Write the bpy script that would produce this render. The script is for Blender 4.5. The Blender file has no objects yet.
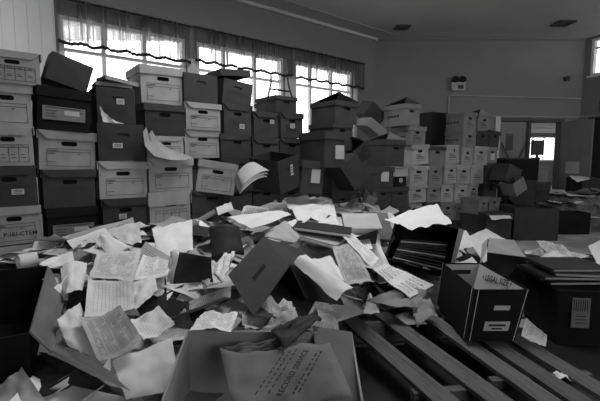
import bpy, math, random
import numpy as np
from mathutils import Vector, Matrix, Euler, noise

S = bpy.context.scene
COL = S.collection
R = random.Random(7)

# ------------------------------------------------------------ camera, sky, lights, exposure
FOC = 400.0                    # focal length in pixels of the 600 x 401 frame
PITCH = math.radians(5.7)
EYE = Vector((0, 0, 1.1))
cam_d = bpy.data.cameras.new('camera'); cam_d.sensor_width = 36; cam_d.lens = FOC / 600 * 36
cam_d.clip_start = 0.02
cam = bpy.data.objects.new('camera', cam_d); COL.objects.link(cam)
cam.location = EYE; cam.rotation_euler = (math.pi / 2 - PITCH, 0, 0)
S.camera = cam
S.view_settings.view_transform = 'Standard'; S.view_settings.look = 'None'
S.view_settings.gamma = 1; S.view_settings.use_curve_mapping = False
S.view_settings.exposure = 0.0
W = bpy.data.worlds.new('overcast_sky'); S.world = W; W.use_nodes = True
W.node_tree.nodes['Background'].inputs[0].default_value = (1, 1, 1, 1)
W.node_tree.nodes['Background'].inputs[1].default_value = 4.0
def area(name, loc, target, sx, sy, power):
    l = bpy.data.lights.new(name, 'AREA'); l.shape = 'RECTANGLE'; l.size = sx; l.size_y = sy; l.energy = power
    o = bpy.data.objects.new(name, l); COL.objects.link(o); o.location = loc
    o.rotation_euler = (Vector(target) - Vector(loc)).to_track_quat('-Z', 'Y').to_euler()
    return o
area('added_overhead_fill', (0.35, 3.0, 3.37), (0.35, 3.0, 0), 1.7, 1.3, 52)  # overhead fill added to brighten the heap, no such source in view
area('unseen_rear_window_fill', (2.6, -3.2, 2.3), (1.0, 4.5, 0.8), 3.2, 1.4, 42)  # fill light added behind the camera, standing for unseen rear windows
area('left_window_daylight', (-4.3, 3.2, 2.2), (-2.9, 4.4, 1.9), 0.8, 1.3, 26)
area('right_window_daylight', (6.7, 3.6, 2.6), (3.5, 6.0, 1.8), 1.2, 1.2, 38)

# ------------------------------------------------------------ geometry of the view (world points on real planes)
CF = Vector((0, math.cos(PITCH), -math.sin(PITCH))); CU = Vector((0, math.sin(PITCH), math.cos(PITCH))); CR = Vector((1, 0, 0))
def ray(x, y): return CF + CR * ((x - 300) / FOC) + CU * ((200.5 - y) / FOC)
def at_z(x, y, z):
    d = ray(x, y); return EYE + d * ((z - EYE.z) / d.z)
def on_plane(x, y, phi, dist):
    n = Vector((math.sin(math.radians(phi)), math.cos(math.radians(phi)), 0)); d = ray(x, y)
    return EYE + d * (dist / d.dot(n))
def at_Y(x, y, Y): return on_plane(x, y, 0, Y)

# ------------------------------------------------------------ materials
def mat(name, v, rough=0.85, var=0.15, scale=6.0, obj_var=0.0, stain=0.0, spec=0.3):
    m = bpy.data.materials.new(name); m.use_nodes = True; nt = m.node_tree; b = nt.nodes['Principled BSDF']
    b.inputs['Roughness'].default_value = rough; b.inputs['Specular IOR Level'].default_value = spec
    tc = nt.nodes.new('ShaderNodeTexCoord')
    n = nt.nodes.new('ShaderNodeTexNoise'); n.inputs['Scale'].default_value = scale; n.inputs['Detail'].default_value = 6
    nt.links.new(tc.outputs['Object'], n.inputs['Vector'])
    mr = nt.nodes.new('ShaderNodeMapRange'); mr.inputs[1].default_value = 0.3; mr.inputs[2].default_value = 0.7
    mr.inputs[3].default_value = 1 - var; mr.inputs[4].default_value = 1 + var
    nt.links.new(n.outputs['Fac'], mr.inputs[0])
    last = mr.outputs[0]
    if obj_var:
        oi = nt.nodes.new('ShaderNodeObjectInfo')
        m2 = nt.nodes.new('ShaderNodeMapRange'); m2.inputs[3].default_value = 1 - obj_var; m2.inputs[4].default_value = 1 + obj_var
        nt.links.new(oi.outputs['Random'], m2.inputs[0])
        k = nt.nodes.new('ShaderNodeMath'); k.operation = 'MULTIPLY'
        nt.links.new(last, k.inputs[0]); nt.links.new(m2.outputs[0], k.inputs[1]); last = k.outputs[0]
    if stain:
        n2 = nt.nodes.new('ShaderNodeTexNoise'); n2.inputs['Scale'].default_value = scale * 0.35; n2.inputs['Detail'].default_value = 3
        nt.links.new(tc.outputs['Object'], n2.inputs['Vector'])
        m3 = nt.nodes.new('ShaderNodeMapRange'); m3.inputs[1].default_value = 0.55; m3.inputs[2].default_value = 0.68
        m3.inputs[3].default_value = 1; m3.inputs[4].default_value = 1 - stain
        nt.links.new(n2.outputs['Fac'], m3.inputs[0])
        k = nt.nodes.new('ShaderNodeMath'); k.operation = 'MULTIPLY'
        nt.links.new(last, k.inputs[0]); nt.links.new(m3.outputs[0], k.inputs[1]); last = k.outputs[0]
    k = nt.nodes.new('ShaderNodeMath'); k.operation = 'MULTIPLY'; k.inputs[1].default_value = v
    nt.links.new(last, k.inputs[0])
    cc = nt.nodes.new('ShaderNodeCombineColor')
    for i in range(3): nt.links.new(k.outputs[0], cc.inputs[i])
    nt.links.new(cc.outputs[0], b.inputs['Base Color'])
    m['k'] = k.name
    return m

def printed(m, kind, ink=0.35):
    """printing on a sheet, laid out in the sheet's own UV"""
    nt = m.node_tree; b = nt.nodes['Principled BSDF']; N = nt.nodes.new; L = nt.links.new
    uv = N('ShaderNodeTexCoord'); sep = N('ShaderNodeSeparateXYZ'); L(uv.outputs['UV'], sep.inputs[0])
    def math_(op, a, bb=None, c=None):
        q = N('ShaderNodeMath'); q.operation = op
        for i, x in enumerate((a, bb, c)):
            if x is None: continue
            if isinstance(x, (int, float)): q.inputs[i].default_value = x
            else: L(x, q.inputs[i])
        return q.outputs[0]
    U, V = sep.outputs[0], sep.outputs[1]
    def inside(x, lo, hi): return math_('MULTIPLY', math_('GREATER_THAN', x, lo), math_('LESS_THAN', x, hi))
    marg = math_('MULTIPLY', inside(U, 0.1, 0.9), inside(V, 0.08, 0.92))
    if kind == 'typed':
        rows = math_('LESS_THAN', math_('FRACT', math_('MULTIPLY', V, 34)), 0.45)
        nz = N('ShaderNodeTexNoise'); nz.inputs['Scale'].default_value = 1
        mp = N('ShaderNodeMapping'); mp.inputs['Scale'].default_value = (60, 34, 1); L(uv.outputs['UV'], mp.inputs[0]); L(mp.outputs[0], nz.inputs['Vector'])
        fac = math_('MULTIPLY', rows, math_('GREATER_THAN', nz.outputs['Fac'], 0.46))
        n3 = N('ShaderNodeTexNoise'); n3.inputs['Scale'].default_value = 5; L(uv.outputs['UV'], n3.inputs['Vector'])
        fac = math_('MULTIPLY', fac, math_('GREATER_THAN', n3.outputs['Fac'], 0.42))
    elif kind == 'grid':
        a = math_('LESS_THAN', math_('FRACT', math_('MULTIPLY', V, 24)), 0.14)
        c = math_('LESS_THAN', math_('FRACT', math_('MULTIPLY', U, 13)), 0.10)
        fac = math_('MAXIMUM', a, c)
    elif kind == 'rings':
        fu = math_('SUBTRACT', math_('FRACT', math_('MULTIPLY', U, 5)), 0.5)
        fv = math_('SUBTRACT', math_('FRACT', math_('MULTIPLY', V, 2)), 0.5)
        rr = math_('SQRT', math_('ADD', math_('MULTIPLY', fu, fu), math_('MULTIPLY', fv, fv)))
        fac = inside(rr, 0.22, 0.32)
        fac = math_('MAXIMUM', fac, inside(rr, 0.08, 0.13))
    else:                                   # 'dense' columns of small type and rules
        a = math_('LESS_THAN', math_('FRACT', math_('MULTIPLY', V, 46)), 0.5)
        c = math_('GREATER_THAN', math_('FRACT', math_('MULTIPLY', U, 4)), 0.08)
        nz = N('ShaderNodeTexNoise'); nz.inputs['Scale'].default_value = 9; L(uv.outputs['UV'], nz.inputs['Vector'])
        fac = math_('MULTIPLY', math_('MULTIPLY', a, c), math_('GREATER_THAN', nz.outputs['Fac'], 0.4))
    fac = math_('MULTIPLY', fac, marg)
    k = nt.nodes[m['k']].outputs[0]
    val = math_('MULTIPLY', k, math_('SUBTRACT', 1.0, math_('MULTIPLY', fac, 1 - ink)))
    cc = N('ShaderNodeCombineColor')
    for i in range(3): L(val, cc.inputs[i])
    L(cc.outputs[0], b.inputs['Base Color'])
    return m

M = {}
M['L'] = mat('pale_cardboard', 0.245, var=0.14, scale=7, obj_var=0.12, stain=0.18)
M['K'] = mat('mid_cardboard', 0.14, var=0.14, scale=7, obj_var=0.12, stain=0.2)
M['D'] = mat('brown_cardboard', 0.030, var=0.16, scale=7, obj_var=0.22, stain=0.25)
M['C'] = mat('carton_inside', 0.26, var=0.14, scale=7, stain=0.25)
M['B'] = mat('black_board', 0.007, rough=0.8, var=0.3, scale=9, spec=.12)
M['ink'] = mat('dark_ink', 0.02, rough=0.9, var=0.1)
M['inkK'] = mat('faded_ink', 0.03, rough=0.9, var=0.1)
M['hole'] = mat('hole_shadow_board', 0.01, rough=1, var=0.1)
M['sticker'] = mat('label_paper', 0.36, var=0.08)
M['wornedge'] = mat('worn_board_edge', 0.38, var=0.3, scale=40)
M['plain'] = mat('white_paper', 0.68, var=0.06, scale=5, obj_var=0.10, stain=0.08)
M['typed'] = printed(mat('typed_paper', 0.66, var=0.06, scale=5, obj_var=0.10), 'typed')
M['grid'] = printed(mat('form_paper', 0.64, var=0.05, scale=5, obj_var=0.08), 'grid', 0.5)
M['dense'] = printed(mat('dense_print_paper', 0.42, var=0.2, scale=8, obj_var=0.12, stain=0.3), 'dense', 0.45)
M['rings'] = printed(mat('diagram_paper', 0.6, var=0.1, scale=8), 'rings', 0.45)
M['manila'] = mat('manila_folder', 0.36, var=0.12, scale=5, obj_var=0.15, stain=0.2)
M['grey'] = mat('grey_paper', 0.26, var=0.15, scale=6, obj_var=0.2, stain=0.3)
M['darkfolder'] = mat('dark_folder', 0.018, rough=0.7, var=0.2, scale=6, obj_var=0.2)
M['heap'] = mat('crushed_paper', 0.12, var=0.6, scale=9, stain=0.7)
M['wall'] = mat('painted_plaster', 0.165, rough=0.7, var=0.06, scale=1.6)
M['pillar'] = mat('pale_paint', 0.5, rough=0.6, var=0.06, scale=3)
M['panelwall'] = mat('painted_panelling', 0.42, rough=0.55, var=0.08, scale=3)
M['ceil'] = mat('ceiling_paint', 0.42, rough=0.8, var=0.08, scale=1.2)
M['floor'] = mat('dusty_floor', 0.34, rough=0.6, var=0.35, scale=2.5, stain=0.4)
M['white'] = mat('white_paint', 0.65, rough=0.5, var=0.06)
M['pipe'] = mat('painted_conduit', 0.3, rough=0.5, var=0.1)
M['dark'] = mat('black_plastic', 0.012, rough=0.45, var=0.2)
M['vent'] = mat('vent_metal', 0.05, rough=0.5, var=0.2)
M['door'] = mat('door_paint', 0.16, rough=0.5, var=0.12, scale=3)
M['doorframe'] = mat('door_frame_paint', 0.04, rough=0.5, var=0.15)
M['wood'] = mat('pallet_wood', 0.085, rough=0.8, var=0.3, scale=14, obj_var=0.15, stain=0.35)
M['metal'] = mat('dull_metal', 0.12, rough=0.35, var=0.1)
M['hem'] = mat('curtain_hem', 0.02, rough=0.9)
def wood_grain():
    nt = M['wood'].node_tree
    for n in nt.nodes:
        if n.type == 'TEX_NOISE':
            mp = nt.nodes.new('ShaderNodeMapping'); mp.inputs['Scale'].default_value = (6, 0.5, 6)
            src = n.inputs['Vector'].links[0].from_socket
            nt.links.new(src, mp.inputs[0]); nt.links.new(mp.outputs[0], n.inputs['Vector'])
wood_grain()
def curtain_mat():
    m = bpy.data.materials.new('sheer_curtain'); m.use_nodes = True; nt = m.node_tree; nt.nodes.clear()
    N = nt.nodes.new; L = nt.links.new
    o = N('ShaderNodeOutputMaterial'); d = N('ShaderNodeBsdfDiffuse'); t = N('ShaderNodeBsdfTranslucent'); tr = N('ShaderNodeBsdfTransparent')
    d.inputs[0].default_value = (.035, .035, .035, 1); t.inputs[0].default_value = (.32, .32, .32, 1); tr.inputs[0].default_value = (.9, .9, .9, 1)
    a = N('ShaderNodeMixShader'); a.inputs[0].default_value = 0.5; L(d.outputs[0], a.inputs[1]); L(t.outputs[0], a.inputs[2])
    b = N('ShaderNodeMixShader'); L(a.outputs[0], b.inputs[1]); L(tr.outputs[0], b.inputs[2])
    tc = N('ShaderNodeTexCoord'); mp = N('ShaderNodeMapping'); mp.inputs['Scale'].default_value = (22, 1, .7); nz = N('ShaderNodeTexNoise'); nz.inputs['Scale'].default_value = 1
    L(tc.outputs['Object'], mp.inputs[0]); L(mp.outputs[0], nz.inputs['Vector'])
    mr = N('ShaderNodeMapRange'); mr.inputs[1].default_value = .38; mr.inputs[2].default_value = .49; mr.inputs[3].default_value = .0; mr.inputs[4].default_value = .8
    L(nz.outputs['Fac'], mr.inputs[0]); L(mr.outputs[0], b.inputs[0])
    L(b.outputs[0], o.inputs[0]); return m
M['curtain'] = curtain_mat()
def glass_mat():
    m = bpy.data.materials.new('window_glass'); m.use_nodes = True; nt = m.node_tree; nt.nodes.clear()
    N = nt.nodes.new; L = nt.links.new
    o = N('ShaderNodeOutputMaterial'); g = N('ShaderNodeBsdfGlossy'); g.inputs['Roughness'].default_value = .05; tr = N('ShaderNodeBsdfTransparent')
    a = N('ShaderNodeMixShader'); a.inputs[0].default_value = 0.06; L(tr.outputs[0], a.inputs[1]); L(g.outputs[0], a.inputs[2]); L(a.outputs[0], o.inputs[0]); return m
M['glass'] = glass_mat()

# ------------------------------------------------------------ mesh helpers
class MB:
    def __init__(s): s.v = []; s.f = []; s.uv = None
    def add(s, vs, fs):
        n = len(s.v); s.v += [Vector(q) for q in vs]; s.f += [tuple(i + n for i in f) for f in fs]; return s
    def hexa(s, b4, t4):
        return s.add(list(b4) + list(t4), [(3, 2, 1, 0), (4, 5, 6, 7), (0, 1, 5, 4), (1, 2, 6, 5), (2, 3, 7, 6), (3, 0, 4, 7)])
    def box(s, x0, x1, y0, y1, z0, z1, mtx=None):
        b = [(x0, y0, z0), (x1, y0, z0), (x1, y1, z0), (x0, y1, z0)]; t = [(x, y, z1) for x, y, _ in b]
        vs = [Vector(q) for q in b + t]
        if mtx: vs = [mtx @ q for q in vs]
        return s.hexa(vs[:4], vs[4:])
    def prism_y(s, poly, y0, y1):            # polygon in x,z pushed from y0 (front) to y1
        n = len(poly)
        vs = [(x, y0, z) for x, z in poly] + [(x, y1, z) for x, z in poly]
        fs = [tuple(range(n)), tuple(range(2 * n - 1, n - 1, -1))] + [(i, n + i, n + (i + 1) % n, (i + 1) % n) for i in range(n)]
        return s.add(vs, fs)
    def prism_z(s, poly, z0, z1):
        n = len(poly)
        vs = [(x, y, z0) for x, y in poly] + [(x, y, z1) for x, y in poly]
        fs = [tuple(range(n - 1, -1, -1)), tuple(range(n, 2 * n))] + [(i, (i + 1) % n, n + (i + 1) % n, n + i) for i in range(n)]
        return s.add(vs, fs)
    def tube(s, pts, r, n=8):
        pts = [Vector(p) for p in pts]; rings = []
        for i, p in enumerate(pts):
            t = (pts[min(i + 1, len(pts) - 1)] - pts[max(i - 1, 0)]).normalized()
            a = t.orthogonal().normalized(); b = t.cross(a)
            rings.append([p + (a * math.cos(2 * math.pi * k / n) + b * math.sin(2 * math.pi * k / n)) * r for k in range(n)])
        vs = [q for rg in rings for q in rg]; fs = []
        for i in range(len(pts) - 1):
            for k in range(n): fs.append((i * n + k, i * n + (k + 1) % n, (i + 1) * n + (k + 1) % n, (i + 1) * n + k))
        fs.append(tuple(range(n - 1, -1, -1))); fs.append(tuple((len(pts) - 1) * n + k for k in range(n)))
        return s.add(vs, fs)
    def mesh(s, name, m, smooth=False):
        me = bpy.data.meshes.new(name); me.from_pydata([tuple(q) for q in s.v], [], s.f); me.update()
        if m: me.materials.append(M[m] if isinstance(m, str) else m)
        if smooth: me.polygons.foreach_set('use_smooth', [True] * len(me.polygons))
        return me
    def build(s, name, m, parent=None, smooth=False):
        o = bpy.data.objects.new(name, s.mesh(name, m, smooth)); COL.objects.link(o)
        if parent: o.parent = parent
        return o
def tag(o, label=None, cat=None, group=None, kind=None):
    if label: o['label'] = label
    if cat: o['category'] = cat
    if group: o['group'] = group
    if kind: o['kind'] = kind
    return o
def root(name, label, cat, loc, rot=(0, 0, 0), group=None):
    o = bpy.data.objects.new(name, None); COL.objects.link(o); o.empty_display_size = .1
    o.location = loc; o.rotation_euler = rot
    return tag(o, label, cat, group)
def structure(mb, name, m, **k): return tag(mb.build(name, m, **k), kind='structure')
def text_obj(txt, size, name, m, parent, mtx):
    c = bpy.data.curves.new(name, 'FONT'); c.body = txt; c.size = size; c.offset = size * .02; c.align_x = 'CENTER'; c.align_y = 'CENTER'; c.resolution_u = 2
    t = bpy.data.objects.new(name, c); COL.objects.link(t)
    dg = bpy.context.evaluated_depsgraph_get(); me = bpy.data.meshes.new_from_object(t.evaluated_get(dg))
    bpy.data.objects.remove(t); bpy.data.curves.remove(c)
    me.materials.clear(); me.materials.append(M[m])
    o = bpy.data.objects.new(name, me); COL.objects.link(o)
    if parent: o.parent = parent
    o.matrix_local = mtx
    return o

# ------------------------------------------------------------ the room
CEIL = 3.4
PA = -39.0; nA = Vector((math.sin(math.radians(PA)), math.cos(math.radians(PA)), 0)); tA = Vector((nA.y, -nA.x, 0))
K1 = on_plane(56, 45, PA, 5.2); K1.z = 0
K2 = Vector((1.42, 7.86, 0)); K2 = nA * 5.2 + tA * ((7.86 - 5.2 * nA.y) / tA.y)
K3 = Vector((5.42, 7.86, 0)); K4 = K3 + Vector((0.34, -0.94, 0)) * 11.8
K0 = K1 + Vector((-0.93, 0.02, 0)).normalized() * 1.9
KL = Vector((K0.x, -3.4, 0)); K4.y = -3.4
def wall(name, A, B, m, openings=(), top=CEIL, thick=0.16):
    """A to B seen from inside, left to right; openings (s0, s1, z0, z1)"""
    d = (B - A); L = d.length; d.normalize(); n = Vector((-d.y, d.x, 0))
    mtx = Matrix(((d.x, n.x, 0, A.x), (d.y, n.y, 0, A.y), (0, 0, 1, 0), (0, 0, 0, 1)))
    xs = sorted({0, L} | {o[0] for o in openings} | {o[1] for o in openings}); zs = sorted({0, top} | {o[2] for o in openings} | {o[3] for o in openings})
    mb = MB()
    for i in range(len(xs) - 1):
        for j in range(len(zs) - 1):
            cx = (xs[i] + xs[i + 1]) / 2; cz = (zs[j] + zs[j + 1]) / 2
            if any(o[0] < cx < o[1] and o[2] < cz < o[3] for o in openings): continue
            mb.box(xs[i], xs[i + 1], 0, thick, zs[j], zs[j + 1], mtx)
    return structure(mb, name, m), mtx
def sA(px, py=60): return (on_plane(px, py, PA, 5.2) - K1).dot(tA)
SILL, HEAD = 1.35, 2.70
WIN = [(sA(60), sA(186)), (sA(197), sA(284)), (sA(295), sA(353))]
wall('wall_left', K1, K2, 'wall', [(a, b, SILL, HEAD) for a, b in WIN])
dA = (K2 - K1).normalized()
MA = Matrix(((dA.x, nA.x, 0, K1.x), (dA.y, nA.y, 0, K1.y), (0, 0, 1, 0), (0, 0, 0, 1)))
wall('wall_far_left', K0, K1, 'panelwall')
g = MB(); dl = (K1 - K0).length
for i in range(1, 14):
    x = i * 0.145; g.add([(x, -.001, 0), (x + .005, -.001, 0), (x + .005, -.001, CEIL), (x, -.001, CEIL)], [(0, 1, 2, 3)])
go = structure(g, 'trim_1', 'pipe'); go.matrix_world = Matrix(((1, 0, 0, K0.x), (0, 1, 0, K0.y), (0, 0, 1, 0), (0, 0, 0, 1))) @ Matrix.Rotation(math.atan2((K1 - K0).y, (K1 - K0).x), 4, 'Z')
wall('wall_outer_left', KL, K0, 'wall')
DOORS = (3.92, 4.44, 5.06)
bx = lambda X: X - K2.x
wall('wall_back', K2, K3, 'wall', [(bx(DOORS[0]), bx(DOORS[1]) - .02, 0, 1.86), (bx(DOORS[1]) + .03, bx(DOORS[2]), 0, 1.84)])
rw = (K4 - K3).normalized()
rn = Vector((rw.y, -rw.x, 0)); rd_ = K3.dot(rn)
def on_right(px, py):
    d = ray(px, py); return EYE + d * ((rd_ - EYE.dot(rn)) / d.dot(rn))
RWA = (on_right(590.5, 60) - K3).dot(rw); RZ1 = on_right(596, 38).z; RZ0 = on_right(591, 76).z
_, MR = wall('wall_right', K3, K4, 'wall', [(RWA, RWA + 1.3, RZ0, RZ1), (4.0, 6.0, 1.6, 3.0)])
wall('wall_rear', K4, KL, 'wall', [(3.6, 7.6, 1.2, 3.0)])
poly = [(q.x, q.y) for q in (KL, K4, K3, K2, K1, K0)]
FILL_OPENING = (-0.5, 1.2, 2.3, 3.7)  # unseen ceiling opening added for the overhead fill
structure(MB().prism_z([(-5.5, -3.8), (17, -3.8), (17, 19), (-5.5, 19)], -0.1, 0.0), 'floor', 'floor')
cb = MB()
xs = [-5.2, FILL_OPENING[0], FILL_OPENING[1], 9.8]; ys = [-3.6, FILL_OPENING[2], FILL_OPENING[3], 8.0]
for i in range(3):
    for j in range(3):
        if (i, j) != (1, 1): cb.box(xs[i], xs[i + 1], ys[j], ys[j + 1], CEIL, CEIL + .12)
structure(cb, 'ceiling', 'ceil')
# crown strips
t = MB(); t.box(0.0, (K2 - K1).length, -.05, 0, CEIL - .05, CEIL, MA); structure(t, 'trim_2', 'ceil')
t = MB(); t.box(K2.x, K3.x, 7.83, 7.86, CEIL - .03, CEIL); structure(t, 'trim_3', 'wall')
t = MB(); t.box(0.0, (K2 - K1).length, -.40, -.38, CEIL - .012, CEIL, MA); structure(t, 'trim_4', 'pipe')
# light coloured piers between the windows
for i, (a, b) in enumerate([(WIN[0][1], WIN[1][0]), (WIN[1][1], WIN[2][0]), (WIN[2][1], WIN[2][1] + .11)]):
    t = MB(); t.box(a + .015, b - .015, -.03, 0, SILL, HEAD - .25, MA); structure(t, 'trim_%d' % (5 + i), 'pillar')
# windows
def window(n, a, b, mull, mtx, z0=SILL, z1=HEAD):
    r_ = bpy.data.objects.new('window_%d' % n, None); COL.objects.link(r_); r_['kind'] = 'structure'; r_.matrix_world = mtx @ Matrix.Translation((a, 0, z0))
    w, h = b - a, z1 - z0
    f = MB(); e = .045
    f.box(0, e, .02, .10, 0, h); f.box(w - e, w, .02, .10, 0, h); f.box(e, w - e, .02, .10, 0, e); f.box(e, w - e, .02, .10, h - e, h)
    f.build('window_frame', 'white', r_)
    for q in mull:
        q -= a; m_ = MB(); m_.box(q - .022, q + .022, .03, .09, e, h - e); m_.build('mullion', 'white', r_)
    m_ = MB(); m_.box(e, w - e, .035, .085, h * .72, h * .72 + .035); m_.build('transom_bar', 'white', r_)
    g_ = MB(); g_.box(e, w - e, .057, .061, e, h - e); g_.build('window_pane', 'glass', r_)
    s_ = MB(); s_.box(-.02, w + .02, -.05, .02, -.03, 0); s_.build('window_sill', 'white', r_)
window(1, *WIN[0], [sA(105), sA(146)], MA)
window(2, *WIN[1], [sA(225), sA(256)], MA)
window(3, *WIN[2], [sA(312), sA(333)], MA)
window(4, RWA, RWA + 1.3, [RWA + .65], MR, RZ0, RZ1)
# curtains
def curtain(px0, px1, zt, zb, label):
    a, b = sA(px0, 30), sA(px1, 30); w = b - a
    r_ = root('curtain', label, 'curtain', (0, 0, 0), group='gathered valance curtains'); r_.matrix_world = MA @ Matrix.Translation((a, -.09, zb))
    nx = 260; nz = 8; h = zt - zb; ph = R.random() * 6
    def pt(u, v):
        f = (u * w / .055) * 2 * math.pi + 2.4 * math.sin(u * 9 + ph) + 1.6 * math.sin(u * 23 + ph)
        am = .022 * (0.55 + .45 * math.sin(u * 31 + ph * 2)) * (1 - .35 * v)
        return (u * w, am * math.sin(f) + .012 * math.sin(f * .37), v * h + (1 - v) * .012 * math.sin(u * 40 + ph))
    c = MB(); c.add([pt(i / nx, j / nz) for j in range(nz + 1) for i in range(nx + 1)],
                    [(j * (nx + 1) + i, j * (nx + 1) + i + 1, (j + 1) * (nx + 1) + i + 1, (j + 1) * (nx + 1) + i) for j in range(nz) for i in range(nx)])
    cf_ = c.build('curtain_fabric', 'curtain', r_, smooth=True)
    hm = MB(); vs = []
    for i in range(nx + 1):
        p = pt(i / nx, 0); vs += [(p[0], p[1] - .004, p[2] - .018), (p[0], p[1] - .004, p[2] + .02)]
    hm.add(vs, [(2 * i, 2 * i + 2, 2 * i + 3, 2 * i + 1) for i in range(nx)]); hm.build('curtain_hem', 'hem', cf_, smooth=True)
    rd = MB(); rd.tube([(-.02, 0.02, h - .012), (w + .02, 0.02, h - .012)], .012); rd.build('curtain_rod', 'dark', r_)
curtain(56, 188, 2.86, 2.38, 'long dark gathered valance curtain over the leftmost window')
curtain(192, 289.5, 2.87, 2.42, 'dark gathered valance curtain over the middle window')
curtain(291, 362, 2.88, 2.42, 'short dark gathered valance curtain over the window nearest the room corner')

# ---- back wall: doors and the room beyond
d1 = bpy.data.objects.new('door_1', None); COL.objects.link(d1); d1['kind'] = 'structure'; d1.location = (DOORS[0], 7.86, 0)
w = DOORS[1] - DOORS[0] - .02
m_ = MB(); m_.box(.01, w - .01, .03, .07, .01, 1.85); m_.build('door_leaf', 'door', d1)
m_ = MB(); m_.box(.10, .24, .022, .03, 1.30, 1.62); m_.build('door_window', 'doorframe', d1)
m_ = MB(); m_.tube([(.0, -.01, 1.45), (.26, -.01, .92)], .012, 6); m_.tube([(.26, -.01, .92), (w + .02, -.01, 1.52)], .012, 6); m_.build('brace_bar', 'doorframe', d1)
m_ = MB(); m_.box(-.05, w + .05, -.03, 0, 1.86, 1.92); m_.box(w, w + .05, -.03, 0, 0, 1.86); m_.build('door_frame', 'doorframe', d1)
m_ = MB(); m_.box(-.14, -.05, -.035, 0, 0, 1.95); m_.build('door_jamb', 'pillar', d1)
d2 = bpy.data.objects.new('door_2', None); COL.objects.link(d2); d2['kind'] = 'structure'; d2.location = (DOORS[1] + .03, 7.86, 0)
w2 = DOORS[2] - DOORS[1] - .03
m_ = MB(); m_.box(-.03, w2 + .05, -.03, 0, 1.84, 1.90); m_.box(w2, w2 + .05, -.03, 0.0, 0, 1.84); m_.build('door_frame', 'doorframe', d2)
lm = Matrix.Translation((w2 - .01, -.05, 0)) @ Matrix.Rotation(math.radians(-70), 4, 'Z')
m_ = MB(); m_.box(0, .59, -.02, .02, .02, 1.84, lm); lf = m_.build('door_leaf', 'door', d2)
m_ = MB(); m_.box(.14, .46, -.028, -.02, 1.1, 1.7, lm); m_.build('door_window', 'door', lf)
tag(MB().box(.14, .40, -.024, -.0205, .86, 1.08, lm).build('notice', 'sticker', lf), 'pale notice sheet')
m_ = MB(); m_.tube([lm @ Vector((.53, -.02, .95)), lm @ Vector((.53, -.06, .95)), lm @ Vector((.46, -.06, .95))], .01, 6); m_.build('door_handle', 'metal', lf)
d3 = bpy.data.objects.new('dark_doorway_panel', None); COL.objects.link(d3); d3['kind'] = 'structure'; d3.matrix_world = MR
m_ = MB(); m_.box(.25, 1.15, -.02, 0, 0, 1.84); m_.build('door_leaf', 'doorframe', d3)  # near-black panel stands in for the darkness of an open doorway
m_ = MB(); m_.box(.18, .25, -.03, 0, 0, 1.90); m_.box(.25, 1.22, -.03, 0, 1.84, 1.90); m_.box(1.15, 1.22, -.03, 0, 0, 1.84); m_.build('door_frame', 'dark', d3)
# the next room
structure(MB().box(3.2, 3.3, 8.02, 18, 0, 2.4), 'wall_beyond_left', 'wall')
structure(MB().box(15.0, 15.1, 8.02, 18, 0, 2.4), 'wall_beyond_right', 'wall')
structure(MB().box(3.2, 15.1, 8.02, 18, 2.4, 2.5), 'ceiling_beyond', 'ceil')
wb = MB(); wb.box(3.2, 9.9, 18, 18.1, 0, 2.4); wb.box(9.9, 12.4, 18, 18.1, 0, 1.1); wb.box(9.9, 12.4, 18, 18.1, 2.15, 2.4); wb.box(12.4, 15.1, 18, 18.1, 0, 2.4)
structure(wb, 'wall_beyond_back', 'wall')
for i in range(6):
    y = 9.4 + i * 1.5; structure(MB().box(3.3, 15, y, y + .12, 2.26, 2.4), 'trim_%d' % (10 + i), 'pillar')
window(5, 9.9, 12.4, [10.4, 10.9, 11.4, 11.9], Matrix.Translation((0, 18, 0)), 1.1, 2.15)
area('next_room_daylight', (9.5, 16.5, 2.2), (9.0, 14.0, 1.9), 4, .6, 40)
# ---- fittings
def vent(px, py, s, label):
    p = at_z(px, py, CEIL); r_ = root('ceiling_vent', label, 'vent', (p.x, p.y, CEIL))
    f = MB()
    for a in (-1, 1): f.box(-s, s, a * s - .02, a * s + .02, -.02, 0); f.box(a * s - .02, a * s + .02, -s, s, -.02, 0)
    f.build('vent_frame', 'vent', r_)
    f = MB()
    for i in range(5): y = (i - 2) * s * .38; f.box(-s, s, y - .01, y + .01, -.014, -.004)
    f.build('vent_louvre', 'vent', r_)
    MB().box(-s, s, -s, s, -.003, 0).build('vent_backing', 'dark', r_)
vent(402, 27, .11, 'small square ceiling vent nearest the window wall')
vent(563, 23, .125, 'small square ceiling vent near the right wall')
p = at_Y(457, 87, 7.86)
e = root('emergency_light', 'twin lamp emergency light unit high on the back wall', 'emergency light', (p.x, 7.86, p.z - .08))
MB().box(-.13, .13, -.09, 0, 0, .16).build('battery_case', 'pipe', e)
for sx in (-.07, .07):
    l = MB(); l.tube([(sx, -.03, .17), (sx, -.09, .20)], .05, 12); l.tube([(sx, -.09, .20), (sx, -.12, .215)], .062, 12); l.build('lamp_head', 'dark', e, smooth=False)
MB().box(-.02, .09, -.095, -.09, .03, .10).build('indicator_panel', 'dark', e)
def pipe(pts, r, label):
    m_ = MB(); m_.tube(pts, r); return tag(m_.build('conduit_pipe', 'pipe'), label, 'pipe')
zz = at_Y(500, 97, 7.8).z
pipe([(2.86, 7.83, zz - .3), (2.86, 7.83, zz + .02), (2.92, 7.83, zz + .03), (3.0, 7.83, zz + .03), (K3.x - .03, 7.83, zz - .03)], .014, 'thin conduit along the back wall beneath the emergency light')
zz2 = at_Y(500, 116, 7.8).z
pipe([(3.7, 7.83, zz2), (K3.x - .05, 7.83, zz2 - .02), tuple((K3 + rw * 2.0 + Vector((-.05, 0, zz2 + .02))))], .012, 'lower thin conduit running just above the doors')
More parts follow.
